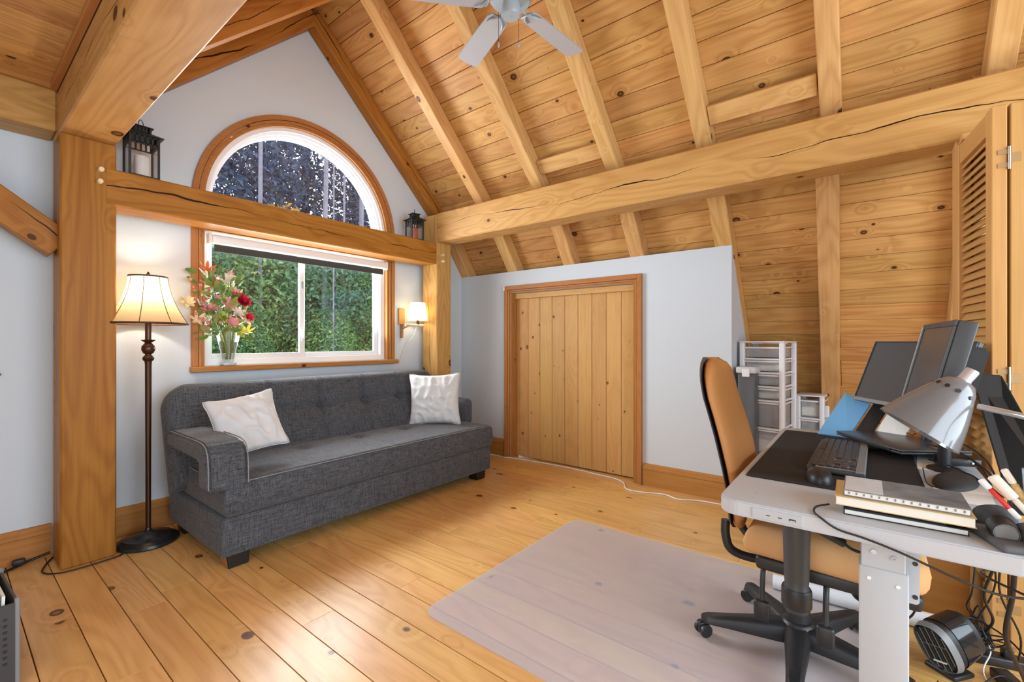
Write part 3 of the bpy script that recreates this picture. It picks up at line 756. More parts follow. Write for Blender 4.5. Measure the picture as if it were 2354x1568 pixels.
link_ps = link('cord_plug', box_me('cord_plug', .05, .03, .03, .006, 2), BLACKP, None, (.27, 3.60, .028)); tag(link_ps, 'black plug at the foot of the left baseboard', 'plug')

# ------------------------------------------------------------------ wall sconce
sn = thing('wall_sconce', 'small lit cream sconce on a wooden bracket, right of the window', 'lamp', (2.86, WY, 1.38))
link('backplate', box_me('backplate', .075, .02, .16, .004), W_louv, sn, (.0, -.012, .09))
link('bracket', prism_me('bracket', [(0, 0), (-.028, 0), (-.034, .09), (-.15, .12), (-.15, .135), (0, .14)], .026, 'X', .004), W_shelf, sn, (-.013, 0, -.125))
arm_ = link('arm', lathe_me('arm', [(.010, -.11), (.013, -.10), (.013, .10), (.010, .13)], 16), PEGC, sn, (.04, -.16, .0)); arm_.rotation_euler = (0, PI/2, 0)
link('socket', lathe_me('socket', [(.014, 0), (.016, .02), (.012, .04)], 16), BRONZE, sn, (.085, -.16, .010))
link('lamp_shade', lathe_me('lamp_shade', [(.098, .045), (.070, .225)], 32, cap=False), SHADE2, sn, (.085, -.16, 0))
link('bulb', lathe_me('bulb', [(.010, .04), (.020, .08), (.020, .10), (.001, .125)], 16), plain('lit_bulb_small', (1, .9, .7), .5, emit=(1, .8, .5), es=4), sn, (.085, -.16, 0))
light('sconce_light', 'POINT', (2.945, 3.50, 1.51), 2.2, (1, .88, .68), .03)
tag(tube('sconce_cord', [(2.93, 3.50, 1.372), (2.92, 3.53, 1.28), (2.90, 3.60, 1.20), (2.86, 3.64, 1.08), (2.81, 3.65, .93), (2.78, 3.65, .80)], .004, VINYL_IN), 'white cord hanging from the wall sconce', 'cord')

# ------------------------------------------------------------------ lanterns on the tie beam
def lantern(label, loc, rz, w_, hb):
    t = thing('candle_lantern', label, 'lantern', loc, (0, 0, rz), 'black lanterns on the tie beam')
    h = w_/2
    link('lantern_base', box_me('lantern_base', w_, w_, .014, .002), BLACKM, t, (0, 0, .007))
    for sx in (-1, 1):
        for sy in (-1, 1): link('corner_post', box_me('corner_post', .011, .011, hb, .001), BLACKM, t, (sx*(h-.006), sy*(h-.006), .014+hb/2))
    for k in range(4):
        m = Matrix.Rotation(k*PI/2, 4, 'Z')
        # pierced frieze: two rails and uprights with slots between
        parts = [box_me('a', w_-.01, .004, .008, c=(0, -(h-.004), .014+hb-.004)), box_me('a', w_-.01, .004, .008, c=(0, -(h-.004), .014+hb-.050))]
        for i in range(6): parts.append(box_me('a', .010, .004, .05, c=(-h+.012+i*(w_-.024)/5, -(h-.004), .014+hb-.027)))
        link('pierced_band', xf(join_me('pierced_band', parts), m), BLACKM, t)
        gl = link('glass_pane', xf(box_me('glass_pane', w_-.024, .002, hb-.05, c=(0, -(h-.006), .014+(hb-.05)/2)), m), GLASS, t)
    zt = .014+hb
    V = []; e = h+.016; c_ = h*.56
    link('roof', lathe_me('roof', [(e*1.414, zt), (e*1.414, zt+.005), (c_*1.414, zt+.030)], 4, smooth=10), BLACKM, t, rot=(0, 0, PI/4))
    parts = []
    for k in range(4):
        m = Matrix.Rotation(k*PI/2, 4, 'Z')
        for i in range(5): parts.append(xf(box_me('a', .007, .004, .032, c=(-c_+.008+i*(2*c_-.016)/4, -c_+.003, zt+.045)), m))
    link('chimney', join_me('chimney', parts), BLACKM, t)
    link('chimney_cap', lathe_me('chimney_cap', [((c_+.008)*1.414, zt+.060), ((c_+.008)*1.414, zt+.064), (.01, zt+.072)], 4, smooth=10), BLACKM, t, rot=(0, 0, PI/4))
    ring = [(.045*math.cos(a), 0, zt+.070+.040*math.sin(a)) for a in [PI*i/8 for i in range(9)]]
    hd = link('carry_ring', tube_me('carry_ring', ring, .0022, 6, k=2), BLACKM, t, rot=(math.radians(75 if rz == 0 else 60), 0, math.radians(70)))
    hd.location = (0, 0, 0)
    hd.rotation_euler = (0, 0, math.radians(60))
    return t
lantern('black metal lantern on the left end of the tie beam, by the thick post', (.765, 3.465, 2.199), 0, .15, .24)
lantern('smaller black metal lantern on the right end of the tie beam', (2.875, 3.465, 2.199), math.radians(-12), .135, .185)
for (x, lab, r, h, m_) in ((.765, 'white pillar candle inside the left lantern', .036, .13, CANDLE), (2.885, 'reddish pillar candle inside the right lantern', .028, .11, plain('red_wax', (.32, .06, .04), .5))):
    me = lathe_me('pillar_candle', [(r, 0), (r, h-.006), (r*.9, h), (.004, h-.004)], 28); cnd = tag(link('pillar_candle', me, m_, None, (x, 3.465, 2.2135)), lab, 'candle')
    link('wick', lathe_me('wick', [(.0015, h-.004), (.0012, h+.010)], 6), BLACKC, cnd)

# ------------------------------------------------------------------ vase and flowers on the sill
vx, vy, vz = 1.30, 3.635, 1.047
va_ = thing('glass_vase', 'clear flared glass vase of flowers on the window sill', 'vase', (vx, vy, vz))
link('vase_body', lathe_me('vase_body', [(.034, .02), (.038, .04), (.050, .10), (.063, .17), (.076, .245), (.0775, .25), (.074, .245), (.060, .17), (.047, .10), (.034, .045), (.001, .035)], 32, cap=False), VGLASS, va_)
link('vase_foot', box_me('vase_foot', .085, .075, .022, .004, 2), plain('glass_foot', (.75, .78, .78), .1, trans=.5), va_, (0, 0, .011))
bq = thing('flower_bouquet', 'mixed artificial bouquet of red, pink, white and orange flowers in the glass vase', 'flowers', (vx, vy, vz+.04))
STEM = plain('flower_stem', (.10, .16, .05), .6)
PETR = plain('crimson_petals', (.55, .01, .05), .5); PETW = plain('white_petals', (.80, .76, .72), .6); PETO = plain('orange_petals', (.80, .18, .04), .5)
PETP = plain('pink_petals', (.72, .30, .30), .6, var=.2, vscale=40); PETY = plain('yellow_green_petals', (.55, .55, .06), .6); PETC = plain('cream_petals', (.78, .68, .45), .6)
LEAFG = plain('bouquet_leaf', (.14, .25, .05), .55, var=.35, vscale=20); LEAFY = plain('bouquet_leaf_olive', (.30, .33, .10), .55, var=.3, vscale=20)
def petal_me(L_, W_, curl, n=6):
    V = []; F = []
    for i in range(n+1):
        t = i/n; wd = W_*math.sin(PI*min(1, t*.92+.06))**.8; z = curl*t*t*L_
        V += [(t*L_, -wd/2, z+.12*wd), (t*L_, 0, z), (t*L_, wd/2, z+.12*wd)]
    for i in range(n):
        a = i*3; F += [(a, a+3, a+4, a+1), (a+1, a+4, a+5, a+2)]
    return me_from('petal', V, F, True)
def bloom_me(rad, npet, layers, curl0, wd=.75):
    mes = []
    for l in range(layers):
        for i in range(npet):
            p = petal_me(rad*(1-.25*l), rad*wd*(1-.2*l), curl0+.5*l)
            mes.append(xf(p, Matrix.Rotation(2*PI*(i+.5*l)/npet, 4, 'Z') @ M_(.004, 0, .004*l)))
    mes.append(lathe_me('c', [(.001, -.012), (.006, -.006), (.007, .006), (.001, .012)], 8))
    return join_me('bloom', mes)
BL = {'rose': bloom_me(.046, 6, 4, .5), 'open': bloom_me(.045, 6, 2, .15, .6), 'small': bloom_me(.020, 5, 2, .3), 'lily': bloom_me(.055, 6, 1, .6, .4)}
LF = petal_me(.075, .038, .25)
def mcopy(me, m):
    c = me.copy(); c.materials.clear(); c.materials.append(m); return c
flowers = [(-.15, -.06, .69, 'lily', PETO), (-.11, -.05, .60, 'open', PETO), (-.07, -.07, .60, 'open', PETW), (-.02, -.06, .64, 'open', PETW), (.045, -.07, .50, 'rose', PETR), (.075, -.09, .47, 'rose', PETR), (.02, -.05, .55, 'open', PETP),
           (.105, -.05, .36, 'rose', PETR), (.08, -.09, .34, 'open', PETC), (.03, -.09, .40, 'open', PETW), (-.03, -.09, .46, 'open', PETP), (-.10, -.08, .50, 'small', PETP), (-.26, -.05, .46, 'open', PETC), (-.21, -.06, .34, 'lily', PETC),
           (-.06, -.08, .36, 'open', PETY), (.11, -.04, .27, 'lily', PETY), (.06, -.06, .26, 'open', PETY), (-.13, -.06, .42, 'open', PETP), (-.01, -.10, .33, 'open', PETP), (-.17, -.05, .52, 'small', PETW), (.00, -.04, .68, 'small', PETP)]
rnd = random.Random(21)
for (dx, dy, dz, kind, m_) in flowers:
    top = Vector((dx, dy, dz-.06))
    st = tube_me('stem', [(rnd.uniform(-.018, .018), rnd.uniform(-.015, .015), .003), (dx*.1+rnd.uniform(-.02, .02), dy*.1, .12), (dx*.4, dy*.5, .22+.02*dz), (top*.92+Vector((0, 0, -.01)))[:], top[:]], .0022, 5, k=4)
    s_ = link('stem', st, STEM, bq)
    b_ = link('bloom', mcopy(BL[kind], m_), None, s_, top[:]); b_.rotation_euler = (rnd.uniform(.5, 1.2), rnd.uniform(-.5, .5), rnd.uniform(-.6, .6))
LFa = mcopy(LF, LEAFG); LFb = mcopy(LF, LEAFY)
for i in range(150):
    a = rnd.uniform(0, 2*PI); r = rnd.uniform(.02, .125); z = rnd.uniform(.16, .60)
    p = (math.cos(a)*r*1.15-.045-.05*(z-.3), min(.0, math.sin(a)*r*.5-.05), z)
    l_ = link('leaf', LFa if rnd.random() < .6 else LFb, None, bq, p); l_.rotation_euler = (rnd.uniform(-1.2, 1.2), rnd.uniform(-1.4, .6), a+rnd.uniform(-.8, .8)); l_.scale = (rnd.uniform(.6, 1.1),)*3
for i in range(60):   # sprays of tiny pink buds hanging at the left
    p = (-.14+rnd.gauss(0, .035)-.02, -.07+rnd.uniform(-.02, .02), rnd.uniform(.22, .56))
    l_ = link('bud', BLs if i else (BLs := mcopy(BL['small'], PETP)), None, bq, p); l_.scale = (.55,)*3; l_.rotation_euler = (rnd.uniform(0, 2), rnd.uniform(0, 2), 0)
for i, p in enumerate(((-.275, -.04, .62), (-.265, -.04, .57))):
    l_ = link('leaf', LFa, None, bq, p); l_.rotation_euler = (1.4, .2+i*.4, .4)
link('stem', tube_me('stem', [(-.12, -.05, .45), (-.20, -.045, .53), (-.255, -.04, .60)], .0015, 5), STEM, bq)
link('stem', tube_me('stem', [(0, 0, .14), (.02, -.03, .38), (.0, -.05, .56), (.02, -.055, .595), (.055, -.055, .59), (.075, -.055, .55)], .004, 6), BLACKC, bq)

# ------------------------------------------------------------------ ceiling fan
fz = (RX, 1.504, 3.0)
fn = thing('ceiling_fan', 'grey five-blade ceiling fan hanging from the ridge', 'fan', fz)
link('downrod', lathe_me('downrod', [(.011, .13), (.011, .80)], 16), FANG, fn)
link('canopy', lathe_me('canopy', [(.02, .70), (.06, .74), (.07, .80)], 24), FANG, fn)
link('motor_housing', lathe_me('motor_housing', [(.05, .035), (.10, .045), (.118, .07), (.118, .10), (.09, .13), (.03, .145), (.011, .15)], 32), FANG, fn)
link('switch_housing', lathe_me('switch_housing', [(.001, -.030), (.046, -.030), (.052, -.020), (.052, .02), (.045, .045)], 32), FANG, fn)
link('cap_screw', lathe_me('cap_screw', [(.001, -.034), (.006, -.033), (.006, -.029)], 10), CHROME, fn)
out = [(.13, -.045), (.16, -.060), (.30, -.066), (.585, -.070), (.60, -.058), (.605, 0), (.60, .058), (.585, .070), (.30, .066), (.16, .060), (.13, .045), (.12, 0)]
bme = prism_me('blade', out, .007, 'Z', .002)
for i in range(5):
    a = math.radians(-5+72*i)
    b_ = link('blade', bme, FANB, fn, (0, 0, .045)); b_.rotation_euler = (math.radians(11), 0, a)
    ir = join_me('blade_iron', [tube_me('a', [(.08, 0, .02), (.12, 0, .0), (.15, .03, -.008), (.19, .046, -.008)], .006, 6), tube_me('a', [(.08, 0, .02), (.12, 0, .0), (.15, -.03, -.008), (.19, -.046, -.008)], .006, 6),
        tube_me('a', [(.13, -.035, -.006), (.12, 0, -.008), (.13, .035, -.006)], .006, 6)])
    link('blade_iron', ir, FANG, b_)
for (dx, dy, L_) in ((-.035, .055, .16), (.045, -.02, .15)):
    ch = link('pull_chain', tube_me('pull_chain', [(dx, dy, 0), (dx, dy, -L_)], .0012, 5, smooth=False), BRONZE, fn)
    link('pull_knob', lathe_me('pull_knob', [(.001, .0), (.004, -.008), (.006, -.022), (.004, -.030), (.001, -.034)], 10), FANG, ch, (dx, dy, -L_))

# ------------------------------------------------------------------ chair mat, cable along the knee wall
def rrect(x0, x1, y0, y1, r, n=6):
    P = []
    for (cx, cy, a0) in ((x1-r, y0+r, -90), (x1-r, y1-r, 0), (x0+r, y1-r, 90), (x0+r, y0+r, 180)):
        for k in range(n+1):
            a = math.radians(a0+90*k/n); P.append((cx+r*math.cos(a), cy+r*math.sin(a)))
    return P
tag(link('chair_mat', prism_me('chair_mat', rrect(1.345, 2.705, -.12, 1.575, .07), .003, 'Z'), MATP, None, (0, 0, .0005)), 'translucent grey plastic chair mat on the pine floor', 'mat')
tag(tube('white_cable', [(3.67, 3.30, .006), (3.68, 3.08, .006), (3.665, 3.0, .006), (3.69, 2.93, .006), (3.71, 2.8, .006), (3.745, 2.3, .006), (3.72, 1.95, .006), (3.70, 1.75, .006), (3.64, 1.64, .006), (3.50, 1.545, .006), (3.50, 1.42, .006), (3.56, 1.26, .006), (3.52, 1.14, .006), (3.58, 1.0, .006), (3.60, .86, .006), (3.62, .70, .006)], .0055, WHITE), 'white cable running along the knee wall past the attic door', 'cord')

# ------------------------------------------------------------------ standing desk
DZ = .735
dk = thing('standing_desk', 'pale grey standing desk with USB ports, at the right', 'desk', (2.23, .01, 0)); dO = (2.23, .01, 0)
outl = rrect(1.503-2.23, 2.965-2.23, -.335-.01, .365-.01, .055)
top = link('desktop', prism_me('desktop', outl, .046, 'Z', .004), DESKW, dk, (0, 0, DZ-.046))
o2 = rrect(1.509-2.23, 2.959-2.23, -.329-.01, .359-.01, .052)
link('desktop_edge', prism_me('desktop_edge', rrect(1.506-2.23, 2.962-2.23, -.332-.01, .362-.01, .053), .003, 'Z'), MGREY, dk, (0, 0, DZ-.009))
prt = link('usb_panel', box_me('usb_panel', .004, .128, .030, .001), DESKL, dk, (1.502-2.23, .203-.01, .711))
for yy, ww in ((.225, .011), (.195, .011)): link('usb_port', box_me('usb_port', .002, ww, .0035, .001), BLACKP, prt, (-.0015, yy-.203, -.001))
link('usb_port', box_me('usb_port', .002, .018, .008, .001), BLACKP, prt, (-.0015, .164-.203, -.001)); link('usb_tongue', box_me('usb_tongue', .003, .013, .003), DESKL, prt, (-.002, .164-.203, -.0025))
for i in range(5): link('touch_mark', box_me('touch_mark', .003, .003, .0004), MGREY, dk, (1.56+i*.018-2.23, .275-.01, DZ+.0002))
for (xc, sg) in ((1.595, -1), (2.86, 1)):
    lg = link('leg_column', box_me('leg_column', .075, .104, .585, .004, 2), DESKL, dk, (xc-2.23, -.037-.01, .318))
    link('leg_bracket', box_me('leg_bracket', .068, .094, .082, .003), DESKL, lg, (0, .001, .330))
    for (yy, zz) in ((.020, .345), (-.022, .338)): link('screw', lathe_me('screw', [(.006, 0), (.006, .003), (.003, .003), (.003, .001)], 12), CHROME if yy > 0 else DESKL, lg, (sg*.035, yy, zz-.01), (0, sg*PI/2, 0))
    for (yy, zz) in ((.030, .262), (-.030, .256)): link('screw', lathe_me('screw', [(.005, 0), (.0045, .002)], 12), WHITE, lg, (sg*.0375, yy, zz), (0, sg*PI/2, 0))
    link('foot', box_me('foot', .075, .66, .025, .006, 2), DESKL, dk, (xc-2.23, -.02, .0125))
    sp = link('side_plate', prism_me('side_plate', rrect(-.052, 0, -.175, 0, .010), .003, 'X'), DESKL, dk, (xc+.03-2.23, -.062-.01, .686))
    for (xx, zz) in ((-.043, -.155), (-.043, -.065)): link('hole', lathe_me('hole', [(.001, 0), (.006, 0), (.006, .001)], 14), BLACKP, sp, (-.0005, xx, zz), (0, -PI/2, 0))
link('cross_beam', box_me('cross_beam', 1.2, .06, .04, .003), DESKL, dk, (0, -.04, .655))
# things on the desk
tag(link('desk_mat', prism_me('desk_mat', rrect(1.80, 2.86, -.155, .342, .012), .003, 'Z'), MATB, None, (0, 0, DZ)), 'black desk mat under the keyboard', 'mat')
kb = thing('keyboard', 'black keyboard with grey edge on the desk mat', 'keyboard', (2.29, .082, DZ+.003), (0, 0, math.radians(179)))
KW, KD = .60, .175
link('keyboard_body', box_me('keyboard_body', KW, KD, .016, .004, 2), DGREY, kb, (0, 0, .012))
link('palm_rest', box_me('palm_rest', KW, .030, .008, .003), MGREY, kb, (0, KD/2-.016, .0205))
keyme = box_me('key', .0235, .018, .007, .0018); keyme.materials.append(plain('key_cap', (.035, .036, .04), .35))
kf = link('key_bed', box_me('key_bed', KW-.03, KD-.036, .003), plain('key_gap_grey', (.30, .31, .32), .5), kb, (0, .010, .0205))
cnt = 0
for r in range(6):
    nk = 21
    for c_ in range(nk):
        if r == 0 and 4 <= c_ <= 9:
            continue
        if c_ in (15, 19) and r in (3, 5): continue
        k_ = link('key', keyme, None, kf, (-KW/2+.030+c_*.0268, -.074+r*.0225, .005))
        cnt += 1
sb = link('key', box_me('key', .155, .018, .007, .0018), BLACKP, kf, (-KW/2+.030+6.5*.0268, -.074, .005)); 
# mouse
def blob_me(name, sx, sy, sz, n=24):
    V = []; F = []
    prof = []
    for j in range(10):
        t = j/9*PI/2; prof.append((math.cos(t)**.6, math.sin(t)))
    me = lathe_me(name, [(1, -.12)]+[(r, z) for r, z in prof], n)
    for v in me.vertices:
        x, y, z = v.co; v.co = (x*sx/2, y*sy/2*(1-.12*x), (z+.12)*sz/1.12*(1-.25*max(0, x)))
    return autosmooth(me, 60)
ms = thing('computer_mouse', 'black computer mouse beside the keyboard', 'mouse', (1.895, .128, DZ+.003), (0, 0, math.radians(10)))
link('mouse_body', blob_me('mouse_body', .145, .078, .044), BLACKP, ms); link('scroll_wheel', xf(lathe_me('scroll_wheel', [(.008, -.003), (.009, 0), (.008, .003)], 14), Matrix.Rotation(PI/2, 4, 'X')), MGREY, ms, (.035, 0, .030))
# monitors
def monitor(label, org, xdir, updir, W_, H_, T_, bez, thick_back=None, scr=SCREEN, lip=0.0):
    x = Vector(xdir).normalized(); u = Vector(updir).normalized(); n = x.cross(u).normalized()
    m = Matrix((x, n*-1, u)).transposed()   # local -y is the viewing side... front = +n
    t = thing('monitor', label, 'monitor'); m4 = m.to_4x4(); m4.translation = Vector(org); t.matrix_world = m4
    # local: x along width, y = -n (back), z up
    link('monitor_body', box_me('monitor_body', W_, T_, H_, .004, 2), DGREY, t, (W_/2, T_/2, H_/2))
    for (x0, x1, z0, z1) in ((0, W_, 0, bez+lip), (0, W_, H_-bez, H_), (0, bez, bez+lip, H_-bez), (W_-bez, W_, bez+lip, H_-bez)):
        link('bezel', box_me('bezel', x1-x0, .006, z1-z0, .0015), DGREY if not lip or z0 > 0 else MGREY, t, ((x0+x1)/2, -.003, (z0+z1)/2))
    link('screen', box_me('screen', W_-2*bez, .002, H_-2*bez-lip), scr, t, (W_/2, -.001, (H_+lip)/2))
    if thick_back: link('rear_housing', xf(prism_me('rear_housing', [(.10*W_, .12*H_), (.90*W_, .12*H_), (.90*W_, .80*H_), (.10*W_, .80*H_)], thick_back, 'Y', .008), M_(0, T_, 0)), BLACKP, t)
    return t, m4
# far wide screen: facing left, leaning back
xA = Vector((-.844, -.536, 0)); nA = Vector((-.536, .844, 0)); upA = Vector((0, 0, .94))-nA*.34
def mon_near(label, org, xd, up, *a, **k):
    # xd runs from viewer's left edge to right edge when looking at its front
    return monitor(label, org, xd, up, *a, **k)
tA, mA = mon_near('wide dark monitor leaning back on the far part of the desk', (2.900, .047, .923), xA, upA, .563, .315, .022, .006, .03, lip=.012)
def stand(t, m4, W_, H_, base_r):
    inv = m4.inverted()
    ctr = m4 @ Vector((W_/2, .035, H_*.45))
    yb = (m4.to_3x3() @ Vector((0, 1, 0))); yb.z = 0; yb.normalize()
    foot = Vector((ctr.x+yb.x*.05, ctr.y+yb.y*.05, DZ+.004))
    if foot.y < -.27: foot.y = -.27
    nk = tube_me('stand_neck', [inv @ ctr, inv @ Vector((foot.x, foot.y, (ctr.z+DZ)/2)), inv @ foot], .02, 12)
    link('stand_neck', nk, BLACKP, t)
    b_ = lathe_me('stand_base', [(base_r, 0), (base_r, .006), (base_r*.9, .010), (.02, .016)], 32)
    mb = Matrix.Translation(foot-Vector((0, 0, .003)))
    b_.transform(inv @ mb); link('stand_base', b_, BLACKP, t)
stand(tA, mA, .563, .315, .085)
xB = Vector((-.998, -.05, 0)); nB = Vector((-.05, .998, 0)); upB = Vector((0, 0, .975))-nB*.22
up_ = upB.normalized(); HB = .33
orgB = Vector((2.385, -.185, 1.283))-up_*HB
tB, mB = monitor('thicker black monitor with silver edge in front of the wide one', orgB, xB, upB, .555, HB, .045, .018, .05, lip=.01)
link('silver_edge', box_me('silver_edge', .004, .010, HB-.02), CHROME, tB, (-.001, -.003, HB/2))
stand(tB, mB, .10, HB, .05)
# folded laptop lying under the lamp
lp = thing('laptop', 'closed dark grey laptop lying on the desk under the lamp shade', 'laptop', (2.62, -.11, DZ+.036), (math.radians(0), math.radians(0), math.radians(34)))
link('laptop_base', box_me('laptop_base', .40, .27, .010, .004, 2), DGREY, lp, (0, 0, 0)); link('laptop_lid', box_me('laptop_lid', .40, .27, .007, .003, 2), SCREEN, lp, (0, 0, .0105)); link('hinge_bar', box_me('hinge_bar', .30, .01, .01, .003), BLACKP, lp, (0, .133, .004))
tag(link('laptop_riser', box_me('laptop_riser', .22, .16, .029, .004), BLACKP, None, (2.66, -.10, DZ+.0185), (0, 0, math.radians(34))), 'black docking block underneath the closed laptop', 'dock')
# desk lamp
cap_p = Vector((1.70, -.207, 1.115)); opn = Vector((1.677, -.114, .975))
ax = (opn-cap_p).normalized()
dl = thing('desk_lamp', 'glossy grey bell-shaped desk lamp with steel gooseneck', 'lamp', (1.60, -.42, DZ))
dlO = Vector((1.60, -.42, DZ))
prof = [(.016, 0), (.030, .006), (.043, .025), (.058, .060), (.072, .095), (.084, .130), (.094, .163), (.097, .172), (.094, .172), (.081, .130), (.055, .060), (.028, .012), (.001, .006)]
me = lathe_me('shade', prof, 48, cap=False); R3 = Vector((0, 0, 1)).rotation_difference(ax).to_matrix().to_4x4(); R3.translation = cap_p-dlO
LAMPG = plain('glossy_grey_lamp', (.155, .16, .17), .20, coat=.5, spec=.5)
shd = link('shade', xf(me, R3), LAMPG, dl)
me = lathe_me('shade_cap', [(.001, -.034), (.014, -.034), (.0155, -.030), (.0155, -.004), (.018, .004)], 24); link('shade_cap', xf(me, R3), CHROME, dl)
for i, a in enumerate((3.6, 4.1, 4.6, 5.2, 2.9, 2.2)):
    me = lathe_me('vent_hole', [(.001, 0), (.0055, 0), (.0055, .0008)], 14)
    q = Vector((math.cos(a)*.0485, math.sin(a)*.0485, .036)); nn = Vector((math.cos(a), math.sin(a), -.45)).normalized()
    mm = Vector((0, 0, 1)).rotation_difference(nn).to_matrix().to_4x4(); mm.translation = q+nn*.0012
    link('vent_hole', xf(xf(me, mm), R3), BLACKP, shd)
jn = cap_p+ax*.045+Vector((-.01, -.05, -.028))
gn = [jn, jn+Vector((-.03, -.045, -.008)), jn+Vector((-.10, -.11, -.018)), jn+Vector((-.16, -.20, -.03)), Vector((1.52, -.47, .98)), Vector((1.56, -.46, .85)), Vector((1.60, -.42, DZ+.02))]
link('gooseneck', tube_me('gooseneck', [g-dlO for g in gn], .0075, 10), CHROME, dl)
link('lamp_base', lathe_me('lamp_base', [(.055, 0), (.055, .012), (.04, .018), (.012, .022)], 32), LAMPG, dl)
dl.location = (1.60, -.27, DZ) if False else dl.location
# black leaning panel at the right edge
def quad_slab(name, a, b_, c_, d_, th, mat, label, cat):
    a, b_, c_, d_ = map(Vector, (a, b_, c_, d_)); n = (b_-a).cross(d_-a).normalized()*th
    V = [a, b_, c_, d_, a+n, b_+n, c_+n, d_+n]; F = [(3, 2, 1, 0), (4, 5, 6, 7), (0, 1, 5, 4), (1, 2, 6, 5), (2, 3, 7, 6), (3, 0, 4, 7)]
    me = me_from(name, V, F); bm = bmesh.new(); bm.from_mesh(me); bmesh.ops.recalc_face_normals(bm, faces=bm.faces); bmesh.ops.bevel(bm, geom=list(bm.edges), offset=.003, segments=2, affect='EDGES'); bm.to_mesh(me); bm.free()
    return tag(link(name, me, mat), label, cat)
quad_slab('display_board', (2.10, -.273, 1.115), (2.10, -.342, 1.113), (1.93, -.48, .70), (2.01, -.349, .70), .012, BLACKP, 'large flat black board leaning beside the desk at the right edge', 'board')
# folders leaning behind the monitors at the far end
quad_slab('blue_folder', (2.83, .20, DZ+.004), (2.93, .085, .955), (2.90, -.02, .905), (2.80, .07, DZ+.004), .012, BLUE, 'light blue folder leaning at the far end of the desk', 'folder')
quad_slab('black_folder', (2.80, .060, DZ+.004), (2.90, -.035, .92), (2.88, -.09, .90), (2.78, -.005, DZ+.004), .010, BLACKP, 'black folder leaning behind the blue one', 'folder')
quad_slab('paper_stack', (2.80, -.010, DZ+.004), (2.87, -.10, .90), (2.82, -.20, .88), (2.74, -.12, DZ+.004), .010, PAPER, 'white papers leaning behind the lamp shade', 'papers')
# stack of books, spines away, page edges towards us
def book(label, x0, x1, y0, y1, z, th, cover, pages, rz, coverth=.0022, group='books in the desk stack'):
    t = thing('book', label, 'book', ((x0+x1)/2, (y0+y1)/2, z), (0, 0, math.radians(rz)), group)
    w_, d_ = x1-x0, y1-y0
    link('page_block', box_me('page_block', w_-.006, d_-.006, th-2*coverth), pages, t, (0, 0, th/2))
    link('cover', box_me('cover', w_, d_, coverth), cover, t, (0, 0, th-coverth/2)); link('cover', box_me('cover', w_, d_, coverth), cover, t, (0, 0, coverth/2))
    link('spine', box_me('spine', coverth, d_, th), cover, t, (w_/2, 0, th/2))
    return t
COVB = plain('black_book_cover', (.02, .02, .022), .4); COVG = plain('grey_photo_cover', (.20, .20, .205), .4, var=.8, vscale=14); COVY = plain('tan_cover', (.60, .42, .16), .5)
book('bottom black book of the desk stack', 1.575, 1.755, -.200, .052, DZ+.0005, .016, COVB, PAPER, 2)
book('thin black notebook, second from the bottom of the stack', 1.59, 1.745, -.165, .045, DZ+.017, .009, COVB, PAPER, -1, .0015)
book('thick paperback with tan cover edge, third in the stack', 1.565, 1.75, -.213, .070, DZ+.0265, .024, COVY, PAPERC, 1, .0010)
bk = book('top spiral-bound book with grey photo cover', 1.578, 1.745, -.207, .050, DZ+.051, .017, COVG, PAPER, 0)
link('title_patch', box_me('title_patch', .160, .085, .0006), plain('pale_cover_patch', (.58, .58, .59), .5, var=.15, vscale=30), bk, (0, .083, .0172))
for i in range(15): link('binding_hole', box_me('binding_hole', .001, .0035, .006), MGREY, bk, (-.0812, .115-i*.0165, .009))
# black flat things and papers right of the mat
for (pts, lab, m_, nm, z) in (((2.30, 2.63, -.215, -.165), 'small white sheet beside the desk mat, far', PAPER, 'paper_sheet', .0005), ((1.90, 2.16, -.31, -.175), 'white sheet beside the desk mat, near the books', PAPER, 'paper_sheet', .0005)):
    tag(link(nm, box_me(nm, pts[1]-pts[0], pts[3]-pts[2], .0012), m_, None, ((pts[0]+pts[1])/2, (pts[2]+pts[3])/2, DZ+z+.0006), (0, 0, math.radians(-4))), lab, 'paper')
tag(link('black_pouch', blob_me('black_pouch', .30, .11, .022, 32), plain('black_fabric', (.03, .03, .032), .7, bump=.3, bscale=90), None, (2.16, -.245, DZ+.003), (0, 0, math.radians(-14))), 'flat black oval pouch on the desk', 'pouch')
tag(link('black_pouch', blob_me('black_pouch', .26, .09, .018, 32), plain('black_fabric2', (.04, .04, .042), .6, bump=.3, bscale=90), None, (2.55, -.27, DZ+.003), (0, 0, math.radians(-8))), 'flat black pouch at the foot of the monitors', 'pouch')
hubx = thing('docking_hub', 'small black box with two ports among the cables', 'hub', (2.40, -.275, DZ+.0), (0, 0, math.radians(-70)))
link('hub_body', box_me('hub_body', .095, .10, .028, .003, 2), BLACKP, hubx, (0, 0, .034)); link('port', box_me('port', .006, .012, .006), WHITE, hubx, (.02, -.048, .034)); link('port', box_me('port', .006, .012, .006), MGREY, hubx, (.032, -.048, .034))
for i, pts in enumerate(([(2.55, -.20, .79), (2.42, -.27, .80), (2.28, -.325, .775), (2.05, -.33, .77)], [(2.62, -.22, .76), (2.45, -.30, .77), (2.30, -.33, .76), (2.1, -.32, .75)], [(2.72, -.25, .80), (2.5, -.31, .81), (2.30, -.335, .80), (2.15, -.335, .78)],
                          [(2.46, -.20, .745), (2.30, -.25, .76), (2.15, -.31, .75), (2.0, -.33, .745)], [(2.86, -.05, .76), (2.88, -.02, .80), (2.86, -.08, .815), (2.75, -.17, .79)])):
    tag(tube('desk_cable', pts, .0035 if i < 3 else .0022, BLACKC), 'thin black cable running over the desk, %s' % ['along the back from under the lamp', 'lowest of the bundle by the hub', 'topmost of the bundle by the hub', 'crossing by the black pouch', 'looped beside the paper stack'][i], 'cord')
